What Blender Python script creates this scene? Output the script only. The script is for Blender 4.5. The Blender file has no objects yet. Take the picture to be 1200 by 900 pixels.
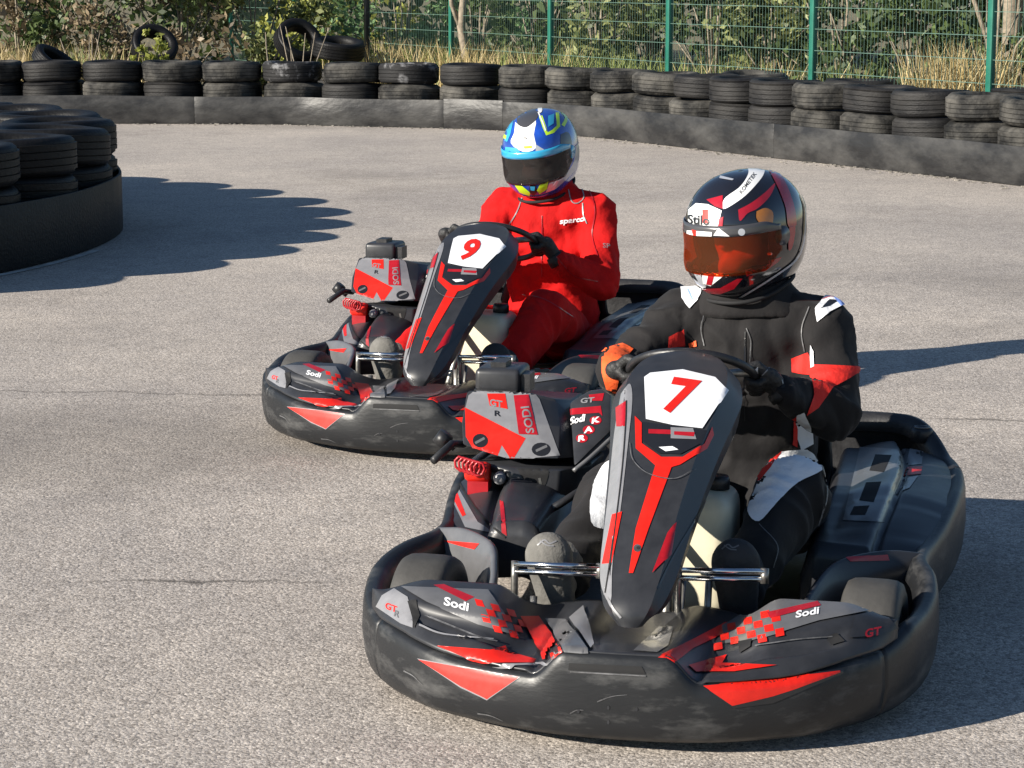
import bpy, bmesh, math, random
from mathutils import Vector, Matrix, noise
from mathutils.bvhtree import BVHTree
from mathutils.geometry import tessellate_polygon
R = math.radians
random.seed(7)
scene = bpy.context.scene
C = scene.collection

# ------------------------------------------------------------------ camera
F, PITCH, H = 2699.6, R(10.142), 1.53          # focal length in pixels of a 1200 px wide picture
cam = bpy.data.cameras.new('camera'); cam.sensor_width = 36.0; cam.lens = 36.0 * F / 1200
cam.clip_start = 0.05; cam.clip_end = 500
cobj = bpy.data.objects.new('camera', cam); C.objects.link(cobj)
cobj.location = (0, 0, H); cobj.rotation_euler = (math.pi / 2 - PITCH, 0, 0)
scene.camera = cobj
# ------------------------------------------------------------------ light
SUN_EL, SHADOW_DIR = R(21.8), Vector((0.89, 0.456, 0)).normalized()
world = bpy.data.worlds.new("World"); scene.world = world; world.use_nodes = True
wn = world.node_tree.nodes; wl = world.node_tree.links; wn.clear()
sky = wn.new('ShaderNodeTexSky'); sky.sky_type = 'NISHITA'; sky.sun_disc = False
sky.sun_elevation = SUN_EL
to_sun = -SHADOW_DIR                                   # horizontal direction towards the sun
sky.sun_rotation = math.atan2(to_sun.x, to_sun.y)
sky.air_density = 1.0; sky.dust_density = 0.1; sky.ozone_density = 3.0
bg = wn.new('ShaderNodeBackground'); bg.inputs[1].default_value = 0.055
wo = wn.new('ShaderNodeOutputWorld'); wl.new(sky.outputs[0], bg.inputs[0]); wl.new(bg.outputs[0], wo.inputs[0])
sun = bpy.data.lights.new('sun', 'SUN'); sun.energy = 5.0; sun.angle = R(0.5); sun.color = (1.0, 0.93, 0.82)
so = bpy.data.objects.new('sun', sun); C.objects.link(so)
ray_dir = Vector((SHADOW_DIR.x * math.cos(SUN_EL), SHADOW_DIR.y * math.cos(SUN_EL), -math.sin(SUN_EL)))
so.rotation_euler = ray_dir.to_track_quat('-Z', 'Y').to_euler(); so.location = (-8, -4, 6)
scene.view_settings.view_transform = 'Standard'; scene.view_settings.look = 'None'
scene.view_settings.gamma = 1.0; scene.view_settings.use_curve_mapping = False
scene.view_settings.exposure = 0.98

# ------------------------------------------------------------------ materials
def mat(name, col, rough=0.5, metal=0.0, var=0.0, vscale=8.0, bump=0.0, bscale=60.0, coat=0.0, col2=None, spec=None,
        stretch=(1, 1, 1), emis=None, alpha=None, sheen=0.0, bdist=0.01, thr=(0.35, 0.7)):
    m = bpy.data.materials.new(name); m.use_nodes = True
    nt = m.node_tree; n = nt.nodes; l = nt.links; b = n['Principled BSDF']
    b.inputs['Base Color'].default_value = (*col, 1); b.inputs['Roughness'].default_value = rough
    b.inputs['Metallic'].default_value = metal
    if coat: b.inputs['Coat Weight'].default_value = coat; b.inputs['Coat Roughness'].default_value = 0.08
    if spec is not None: b.inputs['Specular IOR Level'].default_value = spec
    if sheen: b.inputs['Sheen Weight'].default_value = sheen
    tc = n.new('ShaderNodeTexCoord'); mp = n.new('ShaderNodeMapping'); l.new(tc.outputs['Object'], mp.inputs[0])
    mp.inputs['Scale'].default_value = stretch
    if var or col2:
        t = n.new('ShaderNodeTexNoise'); t.inputs['Scale'].default_value = vscale; t.inputs['Detail'].default_value = 8
        t.inputs['Roughness'].default_value = 0.65
        l.new(mp.outputs[0], t.inputs['Vector'])
        cr = n.new('ShaderNodeValToRGB'); l.new(t.outputs[0], cr.inputs[0])
        c2 = col2 if col2 else tuple(min(1, c * (1 + var)) for c in col)
        c1 = col if col2 else tuple(c * (1 - var) for c in col)
        cr.color_ramp.elements[0].color = (*c1, 1); cr.color_ramp.elements[1].color = (*c2, 1)
        cr.color_ramp.elements[0].position = thr[0]; cr.color_ramp.elements[1].position = thr[1]
        l.new(cr.outputs[0], b.inputs['Base Color'])
        mr = n.new('ShaderNodeMapRange'); l.new(t.outputs[0], mr.inputs[0])
        mr.inputs['To Min'].default_value = max(0.05, rough - .12); mr.inputs['To Max'].default_value = min(1, rough + .15)
        l.new(mr.outputs[0], b.inputs['Roughness'])
    if bump:
        t2 = n.new('ShaderNodeTexNoise'); t2.inputs['Scale'].default_value = bscale; t2.inputs['Detail'].default_value = 4
        l.new(mp.outputs[0], t2.inputs['Vector'])
        bp = n.new('ShaderNodeBump'); bp.inputs['Strength'].default_value = bump; bp.inputs['Distance'].default_value = bdist
        l.new(t2.outputs[0], bp.inputs['Height']); l.new(bp.outputs[0], b.inputs['Normal'])
    return m

M = {}
M['bumper'] = mat('scuffed_black_plastic', (0.013, 0.014, 0.016), .42, spec=.4, col2=(0.085, 0.085, 0.085), vscale=8, bump=.06, bscale=60,
                  stretch=(1, .8, 2.4), thr=(.50, .76))
M['black'] = mat('black_plastic', (0.018, 0.018, 0.02), .42, var=.3, vscale=20, bump=.1, bscale=90)
M['void'] = mat('matt_black', (0.006, 0.006, 0.007), .8)
M['dark'] = mat('charcoal_plastic', (0.026, 0.027, 0.031), .38, spec=.4, var=.22, vscale=14, coat=.08)
M['grey'] = mat('mid_grey_plastic', (0.11, 0.11, 0.115), .34, var=.12, vscale=18, coat=.3)
M['lgrey'] = mat('light_grey_sticker', (0.20, 0.20, 0.212), .34, var=.10, vscale=25, coat=.3)
M['red'] = mat('signal_red_sticker', (0.60, 0.012, 0.004), .42, var=.12, vscale=30, coat=.1)
M['redd'] = mat('crimson_sticker', (0.34, 0.006, 0.012), .36, var=.15, vscale=30, coat=.3)
M['white'] = mat('white_sticker', (0.78, 0.78, 0.80), .4, var=.05, vscale=20, coat=.2)
M['paper'] = mat('race_number_white', (0.74, 0.75, 0.78), .35, var=.03, vscale=10, coat=.4)
M['blk'] = mat('black_sticker', (0.012, 0.012, 0.014), .35, coat=.3)
M['scuff'] = mat('worn_edge_plastic', (0.10, 0.10, 0.105), .5, var=.6, vscale=30)
M['chrome'] = mat('chrome_tube', (0.62, 0.63, 0.66), .16, metal=1.0, bump=.05, bscale=50)
M['steel'] = mat('dull_steel', (0.30, 0.29, 0.27), .4, metal=.9, var=.3, vscale=40)
M['tank'] = mat('cream_tank_plastic', (0.66, 0.61, 0.46), .38, var=.10, vscale=9, bump=.1, bscale=20)
M['slick'] = mat('slick_kart_tyre', (0.048, 0.046, 0.043), .6, var=.2, vscale=9, bump=.08, bscale=90)
M['tyre'] = mat('old_tyre_rubber', (0.005, 0.005, 0.006), .6, spec=.3, col2=(0.042, 0.040, 0.038), vscale=3.5, bump=.4, bscale=60,
                stretch=(1, 1, 2), thr=(.38, .82))
M['tyre_near'] = mat('shade_darkened_tyre_rubber', (0.005, 0.005, 0.006), .5, col2=(0.012, 0.012, 0.012), vscale=4, bump=.4, bscale=60,
                     thr=(.4, .8), spec=.22)  # tyre rubber with the island's backlit shade put into its colour
M['belt'] = mat('rubber_belt', (0.012, 0.012, 0.013), .45, spec=.35, col2=(0.075, 0.073, 0.07), vscale=1.6, bump=.3, bscale=4, bdist=.04,
                stretch=(1, 1, 2.2), thr=(.42, .80))
M['suit_black'] = mat('black_race_fabric', (0.009, 0.008, 0.0085), .8, var=.2, vscale=12, bump=.3, bscale=14, bdist=.02, sheen=.05, spec=.3)
M['suit_red'] = mat('red_race_fabric', (0.47, 0.008, 0.008), .85, spec=.15, var=.18, vscale=10, bump=.6, bscale=20, bdist=.012)
M['fab_red'] = mat('bright_red_fabric', (0.58, 0.012, 0.006), .75, var=.1, vscale=14, bump=.4, bscale=40)
M['fab_white'] = mat('white_fabric', (0.72, 0.73, 0.76), .75, var=.06, vscale=14, bump=.4, bscale=40)
M['fab_blue'] = mat('pale_blue_fabric', (0.24, 0.36, 0.78), .75, var=.08, vscale=14, bump=.4, bscale=40)
M['orange'] = mat('orange_fabric', (0.80, 0.10, 0.015), .75, var=.1, vscale=14, bump=.4, bscale=40)
M['glove'] = mat('black_glove_leather', (0.014, 0.014, 0.015), .6, var=.3, vscale=30, bump=.5, bscale=70)
M['shoe_grey'] = mat('grey_suede_boot', (0.13, 0.125, 0.115), .85, var=.2, vscale=30, bump=.3, bscale=90)
M['shoe_black'] = mat('black_suede_boot', (0.022, 0.022, 0.024), .7, var=.2, vscale=30, bump=.3, bscale=90)
M['skin'] = mat('skin', (0.50, 0.27, 0.19), .55, var=.08, vscale=20)
M['h_black'] = mat('glossy_black_shell', (0.010, 0.010, 0.014), .12, coat=1.0)
M['h_red'] = mat('metallic_red_paint', (0.34, 0.008, 0.018), .2, coat=1.0, var=.2, vscale=20)
M['h_blue'] = mat('metallic_blue_paint', (0.012, 0.06, 0.36), .2, coat=1.0, var=.3, vscale=12)
M['h_cyan'] = mat('cyan_paint', (0.03, 0.30, 0.52), .25, coat=.8)
M['h_lime'] = mat('lime_paint', (0.52, 0.80, 0.03), .3, coat=.6)
M['h_silver'] = mat('silver_paint', (0.45, 0.47, 0.52), .25, coat=.8, metal=.3)
M['h_white'] = mat('gloss_white_paint', (0.78, 0.78, 0.78), .25, coat=.6)
M['amber'] = mat('amber_screw_cover', (0.45, 0.16, 0.02), .25, coat=.8)
M['fence'] = mat('green_fence_paint', (0.012, 0.12, 0.085), .45, var=.15, vscale=10)
M['wire'] = mat('dull_green_wire', (0.09, 0.16, 0.13), .5)
M['bark'] = mat('pale_bark', (0.24, 0.20, 0.15), .9, var=.35, vscale=20, bump=.5)

def visor_mat(name, tint, mixf, gloss=.06):
    m = bpy.data.materials.new(name); m.use_nodes = True; n = m.node_tree.nodes; l = m.node_tree.links; n.clear()
    o = n.new('ShaderNodeOutputMaterial'); tr = n.new('ShaderNodeBsdfTransparent'); tr.inputs[0].default_value = (*tint, 1)
    p = n.new('ShaderNodeBsdfPrincipled'); p.inputs['Base Color'].default_value = (*[c * .22 for c in tint], 1)
    p.inputs['Roughness'].default_value = gloss; p.inputs['Coat Weight'].default_value = 1
    mx = n.new('ShaderNodeMixShader'); mx.inputs[0].default_value = mixf
    l.new(tr.outputs[0], mx.inputs[1]); l.new(p.outputs[0], mx.inputs[2]); l.new(mx.outputs[0], o.inputs[0]); return m
M['visor_amber'] = visor_mat('amber_visor', (0.85, 0.36, 0.14), .16)
M['visor_smoke'] = visor_mat('smoke_visor', (0.42, 0.38, 0.37), .22)

# ground shader -----------------------------------------------------
def asphalt():
    m = bpy.data.materials.new('weathered_asphalt'); m.use_nodes = True; nt = m.node_tree; n = nt.nodes; l = nt.links
    b = n['Principled BSDF']; b.inputs['Roughness'].default_value = .88
    tc = n.new('ShaderNodeTexCoord'); pos = tc.outputs['Object']
    def noise_(scale, det=3, rough=.6, vec=pos):
        t = n.new('ShaderNodeTexNoise'); t.inputs['Scale'].default_value = scale; t.inputs['Detail'].default_value = det
        t.inputs['Roughness'].default_value = rough; l.new(vec, t.inputs['Vector']); return t.outputs[0]
    def ramp(x, a, b_, ca, cb):
        r = n.new('ShaderNodeValToRGB'); l.new(x, r.inputs[0]); e = r.color_ramp.elements
        e[0].position = a; e[1].position = b_; e[0].color = (*ca, 1); e[1].color = (*cb, 1); return r.outputs[0]
    def mul(a, b_, f=1.0, mode='MULTIPLY'):
        x = n.new('ShaderNodeMix'); x.data_type = 'RGBA'; x.blend_type = mode
        if isinstance(f, float): x.inputs[0].default_value = f
        else: l.new(f, x.inputs[0])
        l.new(a, x.inputs[6]); l.new(b_, x.inputs[7]); return x.outputs[2]
    def math_(op, a, b_=None, c=None):
        x = n.new('ShaderNodeMath'); x.operation = op
        for i, v in enumerate((a, b_, c)):
            if v is None: continue
            if isinstance(v, (int, float)): x.inputs[i].default_value = v
            else: l.new(v, x.inputs[i])
        return x.outputs[0]
    def n_ramp(x, a, b_):
        q = n.new('ShaderNodeMapRange'); q.interpolation_type = 'SMOOTHSTEP'; l.new(x, q.inputs[0]); q.inputs[1].default_value = a; q.inputs[2].default_value = b_; return q.outputs[0]
    vo = n.new('ShaderNodeTexVoronoi'); vo.inputs['Scale'].default_value = 115; l.new(pos, vo.inputs['Vector'])
    stones = ramp(vo.outputs['Color'], .05, .95, (.30, .268, .238), (.68, .622, .562))
    grain = ramp(noise_(230, 2), .36, .64, (.58, .57, .56), (1.20, 1.19, 1.18))
    col = mul(stones, grain)
    pits = ramp(noise_(75, 3, .7), .34, .46, (.50, .49, .48), (1, 1, 1)); col = mul(col, pits)
    mid = ramp(noise_(7, 5, .65), .3, .75, (.86, .86, .87), (1.10, 1.09, 1.08)); col = mul(col, mid)
    big = ramp(noise_(.55, 4, .6), .36, .66, (.84, .84, .85), (1.10, 1.09, 1.07)); col = mul(col, big)
    # dark tyre-rubber stain and worn racing line
    sp = n.new('ShaderNodeSeparateXYZ'); l.new(pos, sp.inputs[0]); X, Y = sp.outputs[0], sp.outputs[1]
    wob = math_('MULTIPLY_ADD', noise_(.9, 5, .6), .9, -.45)
    def band(slope, y0, x0, x1, half, soft, w_in, nscale=None):
        yy = math_('ADD', math_('MULTIPLY_ADD', X, -slope, Y), -y0)
        yy = math_('ABSOLUTE', math_('ADD', yy, w_in))
        a = n.new('ShaderNodeMapRange'); a.interpolation_type = 'SMOOTHSTEP'; l.new(yy, a.inputs[0])
        a.inputs[1].default_value = half; a.inputs[2].default_value = half + soft; a.inputs[3].default_value = 1; a.inputs[4].default_value = 0
        g1 = n.new('ShaderNodeMapRange'); g1.interpolation_type = 'SMOOTHSTEP'; l.new(X, g1.inputs[0]); g1.inputs[1].default_value = x0; g1.inputs[2].default_value = x0 + .3
        g2 = n.new('ShaderNodeMapRange'); g2.interpolation_type = 'SMOOTHSTEP'; l.new(X, g2.inputs[0]); g2.inputs[1].default_value = x1 - .3; g2.inputs[2].default_value = x1
        g2.inputs[3].default_value = 1; g2.inputs[4].default_value = 0
        return math_('MULTIPLY', math_('MULTIPLY', a.outputs[0], g1.outputs[0]), g2.outputs[0])
    stain = math_('MULTIPLY', band(.1, 7.55, -4.5, -.35, .12, .75, wob), .36)
    fine = math_('MULTIPLY_ADD', noise_(2.6, 7, .72), .26, -.13)
    brk = math_('GREATER_THAN', noise_(2.6, 3, .6), .40)
    c1 = math_('MULTIPLY', band(.02, 5.70, -1.25, -.32, .003, .012, fine), .55)
    c1b = math_('MULTIPLY', math_('MULTIPLY', band(.02, 5.70, -1.1, -.38, .003, .03, fine), math_('GREATER_THAN', noise_(3.1, 2), .5)), .5)
    c2 = math_('MULTIPLY', band(-.10, 8.22, -3.2, -.55, .002, .02, fine), .5)
    c3 = math_('MULTIPLY', band(-.12, 8.05, 1.3, 4.5, .003, .02, fine), .65)
    c4 = math_('MULTIPLY', math_('MULTIPLY', band(-.25, 15.6, -2.2, 3.5, .004, .06, math_('MULTIPLY', wob, 1.1)), brk), .55)
    c5 = math_('MULTIPLY', math_('MULTIPLY', band(-.16, 18.6, -3.5, 3.0, .01, .12, math_('MULTIPLY', wob, 1.4)), brk), .4)
    blot = math_('MULTIPLY', math_('SUBTRACT', 1, n_ramp(noise_(.33, 6, .7), .30, .50)), .30)
    dk = n.new('ShaderNodeRGB'); dk.outputs[0].default_value = (.055, .045, .038, 1)
    for c in (stain, c1, c1b, c2, c3, blot): col = mul(col, dk.outputs[0], c, 'MIX')
    l.new(col, b.inputs['Base Color'])
    bp = n.new('ShaderNodeBump'); bp.inputs['Strength'].default_value = .55; bp.inputs['Distance'].default_value = .004
    hsum = math_('ADD', noise_(150, 3), math_('MULTIPLY', vo.outputs['Distance'], -.6))
    l.new(hsum, bp.inputs['Height']); l.new(bp.outputs[0], b.inputs['Normal'])
    return m
M['asphalt'] = asphalt()
M['soil'] = mat('dry_soil_and_litter', (0.10, 0.085, 0.05), .95, col2=(0.26, 0.22, 0.12), vscale=4, bump=.8, bscale=20, bdist=.05)

# ------------------------------------------------------------------ geometry helpers
def tag(o, label=None, cat=None, group=None, kind=None):
    if label: o['label'] = label
    if cat: o['category'] = cat
    if group: o['group'] = group
    if kind: o['kind'] = kind
    return o
def empty(name, loc, rz=0):
    o = bpy.data.objects.new(name, None); C.objects.link(o); o.location = loc; o.rotation_euler = (0, 0, rz)
    o.empty_display_size = .1; return o
def mobj(name, V, Fc, m, parent=None, smooth=True, mi=None):
    me = bpy.data.meshes.new(name); me.from_pydata([tuple(v) for v in V], [], Fc)
    for x in (m if isinstance(m, (list, tuple)) else [m]): me.materials.append(x)
    if mi: me.polygons.foreach_set('material_index', mi)
    me.polygons.foreach_set('use_smooth', [smooth] * len(me.polygons)); me.update()
    o = bpy.data.objects.new(name, me); C.objects.link(o); o.parent = parent
    return o
def fixn(o):
    bm = bmesh.new(); bm.from_mesh(o.data); bmesh.ops.recalc_face_normals(bm, faces=bm.faces); bm.to_mesh(o.data); bm.free(); return o
def bake(o):
    """apply the modifiers, so that markings can be laid on the finished surface"""
    dg = bpy.context.evaluated_depsgraph_get(); dg.update()
    me = bpy.data.meshes.new_from_object(o.evaluated_get(dg), depsgraph=dg)
    old = o.data; o.modifiers.clear(); o.data = me; me.name = old.name; return o
def solid(o, t, bev=0.0, off=-1):
    md = o.modifiers.new('s', 'SOLIDIFY'); md.thickness = t; md.offset = off
    if bev: b = o.modifiers.new('b', 'BEVEL'); b.width = bev; b.segments = 2; b.limit_method = 'ANGLE'; b.angle_limit = R(40)
    return bake(o)
def bevsub(o, w=.006, sub=0, seg=2):
    b = o.modifiers.new('b', 'BEVEL'); b.width = w; b.segments = seg; b.limit_method = 'ANGLE'; b.angle_limit = R(28)
    if sub: s = o.modifiers.new('u', 'SUBSURF'); s.levels = sub; s.render_levels = sub
    o = bake(o)
    try: o.data.set_sharp_from_angle(angle=R(35))
    except Exception: pass
    return o
def catmull(P, n):
    P = [Vector(p) for p in P]; out = []
    for i in range(len(P) - 1):
        p0 = P[i - 1] if i else 2 * P[0] - P[1]; p1, p2 = P[i], P[i + 1]
        p3 = P[i + 2] if i + 2 < len(P) else 2 * P[-1] - P[-2]
        for k in range(n):
            t = k / n
            out.append(.5 * ((2 * p1) + (p2 - p0) * t + (2 * p0 - 5 * p1 + 4 * p2 - p3) * t * t + (3 * p1 - p0 - 3 * p2 + p3) * t ** 3))
    out.append(P[-1]); return out
def loft(secs, closed=False, caps=False):
    V = []; Fc = []; k = len(secs[0])
    for s in secs: V += [Vector(p) for p in s]
    for i in range(len(secs) - 1):
        for j in range(k if closed else k - 1):
            a, b = i * k + j, i * k + (j + 1) % k
            Fc.append((a, b, b + k, a + k))
    if caps:
        Fc.append(tuple(range(k - 1, -1, -1))); Fc.append(tuple((len(secs) - 1) * k + j for j in range(k)))
    return V, Fc
def tube(P, r, seg=10, caps=True):
    P = [Vector(p) for p in P]; secs = []; n = len(P); rr = r if isinstance(r, (list, tuple)) else [r] * n
    up = None
    for i, p in enumerate(P):
        t = (P[min(i + 1, n - 1)] - P[max(i - 1, 0)]).normalized()
        if up is None:
            up = Vector((0, 0, 1)) if abs(t.z) < .9 else Vector((1, 0, 0))
        u = (up - t * up.dot(t)).normalized(); w = t.cross(u); up = u
        secs.append([p + (u * math.cos(a) + w * math.sin(a)) * rr[i] for a in [2 * math.pi * j / seg for j in range(seg)]])
    return loft(secs, True, caps)
def ring(c, ax1, ax2, r, rt, n=48, seg=10):
    V = []; Fc = []; ax3 = ax1.cross(ax2).normalized()
    for i in range(n):
        a = 2 * math.pi * i / n; d = ax1 * math.cos(a) + ax2 * math.sin(a)
        for j in range(seg):
            b = 2 * math.pi * j / seg; V.append(c + d * (r + rt * math.cos(b)) + ax3 * rt * math.sin(b))
    for i in range(n):
        for j in range(seg):
            Fc.append((i * seg + j, ((i + 1) % n) * seg + j, ((i + 1) % n) * seg + (j + 1) % seg, i * seg + (j + 1) % seg))
    return V, Fc
def join(*L):
    V = []; Fc = []
    for v, f in L:
        o = len(V); V += list(v); Fc += [tuple(i + o for i in q) for q in f]
    return V, Fc
def box(x0, x1, y0, y1, z0, z1):
    V = [Vector((x, y, z)) for x in (x0, x1) for y in (y0, y1) for z in (z0, z1)]
    return V, [(0, 1, 3, 2), (4, 6, 7, 5), (0, 4, 5, 1), (2, 3, 7, 6), (0, 2, 6, 4), (1, 5, 7, 3)]
def lathe(prof, n=32, axis='Z', c=(0, 0, 0), closed=True):
    V = []; Fc = []; k = len(prof); c = Vector(c)
    for i in range(n):
        a = 2 * math.pi * i / n
        for r, h in prof:
            p = Vector((r * math.cos(a), r * math.sin(a), h))
            if axis == 'Y': p = Vector((p.x, p.z, p.y))
            if axis == 'X': p = Vector((p.z, p.x, p.y))
            V.append(c + p)
    for i in range(n):
        for j in range(k if closed else k - 1):
            Fc.append((i * k + j, i * k + (j + 1) % k, ((i + 1) % n) * k + (j + 1) % k, ((i + 1) % n) * k + j))
    return V, Fc
def grid(f, nu, nv):
    V = [Vector(f(i / nu, j / nv)) for i in range(nu + 1) for j in range(nv + 1)]
    Fc = [(i * (nv + 1) + j, (i + 1) * (nv + 1) + j, (i + 1) * (nv + 1) + j + 1, i * (nv + 1) + j + 1) for i in range(nu) for j in range(nv)]
    return V, Fc
def sst(a, b, x):
    t = max(0, min(1, (x - a) / (b - a))); return t * t * (3 - 2 * t)
def bumpf(x, c, w): return math.exp(-((x - c) / w) ** 2)

# ------------------------------------------------------------------ the sheet of measurements: sight lines in the frame of a kart
class Frame:
    def __init__(s, X, Y, a):
        s.X, s.Y, s.a = X, Y, a; s.rot = -math.pi / 2 - a
        s.mat = Matrix.Translation((X, Y, 0)) @ Matrix.Rotation(s.rot, 4, 'Z'); s.inv = s.mat.inverted()
    def ray(s, px, py):
        c, q = math.cos(PITCH), math.sin(PITCH); u = (450 - py) / F
        d = Vector(((px - 600) / F, c + u * q, -q + u * c))
        return s.inv @ Vector((0, 0, H)), (s.inv.to_3x3() @ d).normalized()
    def K(s, px, py, x=None, y=None, z=None):
        o, d = s.ray(px, py)
        t = (z - o.z) / d.z if z is not None else ((x - o.x) / d.x if x is not None else (y - o.y) / d.y)
        return o + d * t
F7 = Frame(.403, 5.283, R(12.38)); F9 = Frame(-.09, 8.036, R(16.0))

_LAY = {}
def mark(target, geo2d, m, frame, lift=.0026, L=4.5):
    """lay a flat marking (sticker, lettering, panel of cloth) on the surface of a part and merge it into that part's mesh.
    geo2d = (points2d, triangles)"""
    key = target.name
    if key not in _LAY:
        me = target.data; bt = bmesh.new(); bt.from_mesh(me); bmesh.ops.triangulate(bt, faces=bt.faces); bt.to_mesh(me); bt.free()
        _LAY[key] = (BVHTree.FromPolygons([v.co.copy() for v in me.vertices], [tuple(p.vertices) for p in me.polygons]), [])
    bvh, boxes = _LAY[key]; xs = [p[0] for p in geo2d[0]]; ys = [p[1] for p in geo2d[0]]; bb = (min(xs), max(xs), min(ys), max(ys))
    lv = max([b[4] + 1 for b in boxes if b[0] < bb[1] and bb[0] < b[1] and b[2] < bb[3] and bb[2] < b[3]] or [0]); lv = min(lv, 7)
    boxes.append((*bb, lv)); lift = lift * .5 + .00055 * lv
    bm = bmesh.new(); vs = [bm.verts.new((p[0], p[1], 0)) for p in geo2d[0]]
    for t in geo2d[1]:
        try: bm.faces.new([vs[i] for i in t])
        except ValueError: pass
    for it in range(9):
        E = [e for e in bm.edges if e.calc_length() > L]
        if not E: break
        bmesh.ops.subdivide_edges(bm, edges=E, cuts=1); bmesh.ops.triangulate(bm, faces=bm.faces)
    V = []; ok = []; bm.verts.index_update()
    def cast(x, y):
        o, d = frame.ray(x, y); return (*bvh.ray_cast(o, d)[:2], d)
    hits = [cast(v.co.x, v.co.y) for v in bm.verts]
    for v in bm.verts:
        h, nrm, d = hits[v.index]
        if h is None:                                   # pull the marking's edge back to the edge of the surface
            nb = [e.other_vert(v) for e in v.link_edges]; nb = [q for q in nb if hits[q.index][0] is not None]
            if nb:
                a, b = nb[0].co.copy(), v.co.copy()
                h, nrm, d = hits[nb[0].index]
                for _ in range(7):
                    mid_ = (a + b) / 2; t_ = cast(mid_.x, mid_.y)
                    if t_[0] is None: b = mid_
                    else: a = mid_; h, nrm, d = t_
        if h is None: ok.append(False); V.append(Vector()); continue
        if nrm.dot(d) > 0: nrm = -nrm
        ok.append(True); V.append(h + nrm * lift)
    bm.verts.index_update(); Fc = []
    for f in bm.faces:
        ids = [v.index for v in f.verts]
        if all(ok[i] for i in ids):
            a, b, c = (V[i] for i in ids)
            if max((a - b).length, (b - c).length, (c - a).length) < .045: Fc.append(ids)
    bm.free()
    if not Fc: print('mark missed', target.name, m.name); return
    me = target.data
    if m.name not in [x.name for x in me.materials]: me.materials.append(m)
    mi = [x.name for x in me.materials].index(m.name)
    b2 = bmesh.new(); b2.from_mesh(me); nv = [b2.verts.new(v) for v in V]
    for t in Fc:
        a, b, c = (V[i] for i in t)
        o, d = frame.ray(600, 450)
        if (b - a).cross(c - a).dot(d) > 0: t = t[::-1]
        f = b2.faces.new([nv[i] for i in t]); f.material_index = mi; f.smooth = True
    bmesh.ops.delete(b2, geom=[v for v in nv if not v.link_faces], context='VERTS')
    b2.to_mesh(me); b2.free()
def poly(pts):
    T = tessellate_polygon([[Vector((p[0], p[1], 0)) for p in pts]]); return pts, T
def smoothpoly(pts, n=5):
    q = catmull([(p[0], p[1], 0) for p in pts] + [(pts[0][0], pts[0][1], 0)], n)[:-1]; return poly([(v.x, v.y) for v in q])
def stroke(pts, w, n=6):
    q = catmull([(p[0], p[1], 0) for p in pts], n); P = []; T = []
    for i, v in enumerate(q):
        t = (q[min(i + 1, len(q) - 1)] - q[max(i - 1, 0)]).normalized(); s = Vector((-t.y, t.x, 0))
        ww = w if not isinstance(w, (list, tuple)) else w[0] + (w[1] - w[0]) * i / (len(q) - 1)
        a, b = v + s * ww / 2, v - s * ww / 2; P += [(a.x, a.y), (b.x, b.y)]
        if i: T += [(2 * i - 2, 2 * i - 1, 2 * i + 1), (2 * i - 2, 2 * i + 1, 2 * i)]
    return P, T
def disc(cx, cy, rx, ry, n=16): return poly([(cx + rx * math.cos(2 * math.pi * i / n), cy + ry * math.sin(2 * math.pi * i / n)) for i in range(n)])
def text(s, origin, right, up, bold=.0):
    """lettering: origin = lower left corner, right = vector of one em along the line, up = vector of one em upwards"""
    cu = bpy.data.curves.new('t', 'FONT'); cu.body = s; cu.size = 1; cu.offset = bold; cu.resolution_u = 3
    o = bpy.data.objects.new('t', cu); C.objects.link(o)
    dg = bpy.context.evaluated_depsgraph_get(); dg.update(); me = o.evaluated_get(dg).to_mesh(); me.calc_loop_triangles()
    P = [(origin[0] + right[0] * v.co.x + up[0] * v.co.y, origin[1] + right[1] * v.co.x + up[1] * v.co.y) for v in me.vertices]
    T = [tuple(t.vertices) for t in me.loop_triangles]
    o.evaluated_get(dg).to_mesh_clear(); bpy.data.objects.remove(o); bpy.data.curves.remove(cu); return P, T

# ================================================================== THE SETTING
# ground: one sheet to the horizon
g = mobj('ground', *grid(lambda u, v: (-200 + 400 * u, -60 + 420 * v, 0), 8, 8), M['asphalt'], smooth=False); tag(g, kind='structure')

FARP = [(-16, 21.5), (-12, 23.0), (-8, 23.7), (-5.24, 23.7), (-2.6, 23.55), (-1.72, 23.29), (-.34, 22.78), (.80, 21.6), (2.13, 19.3), (2.99, 17.9), (3.70, 16.62),
        (4.35, 15.1), (4.9, 13.2), (5.3, 11)]
far = catmull([(x, y, 0) for x, y in FARP], 24)
def arclen(P):
    s = [0]
    for i in range(1, len(P)): s.append(s[-1] + (P[i] - P[i - 1]).length)
    return s
farS = arclen(far)
def at_s(P, S, s):
    s = max(0, min(S[-1] - 1e-4, s))
    for i in range(1, len(S)):
        if S[i] >= s:
            t = (s - S[i - 1]) / (S[i] - S[i - 1]); p = P[i - 1].lerp(P[i], t); d = (P[i] - P[i - 1]).normalized(); return p, d
def s_of_px(px):
    return min(range(len(far)), key=lambda i: abs(600 + F * far[i].x / (far[i].y * math.cos(PITCH) + H * math.sin(PITCH)) - px))

def leafmat0(name, c1, c2):
    m = bpy.data.materials.new(name); m.use_nodes = True; n = m.node_tree.nodes; l = m.node_tree.links
    gi = n.new('ShaderNodeNewGeometry'); cr = n.new('ShaderNodeValToRGB'); l.new(gi.outputs['Random Per Island'], cr.inputs[0])
    cr.color_ramp.elements[0].color = (*c1, 1); cr.color_ramp.elements[1].color = (*c2, 1); l.new(cr.outputs[0], n['Principled BSDF'].inputs['Base Color'])
    n['Principled BSDF'].inputs['Roughness'].default_value = .9; return m
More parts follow.
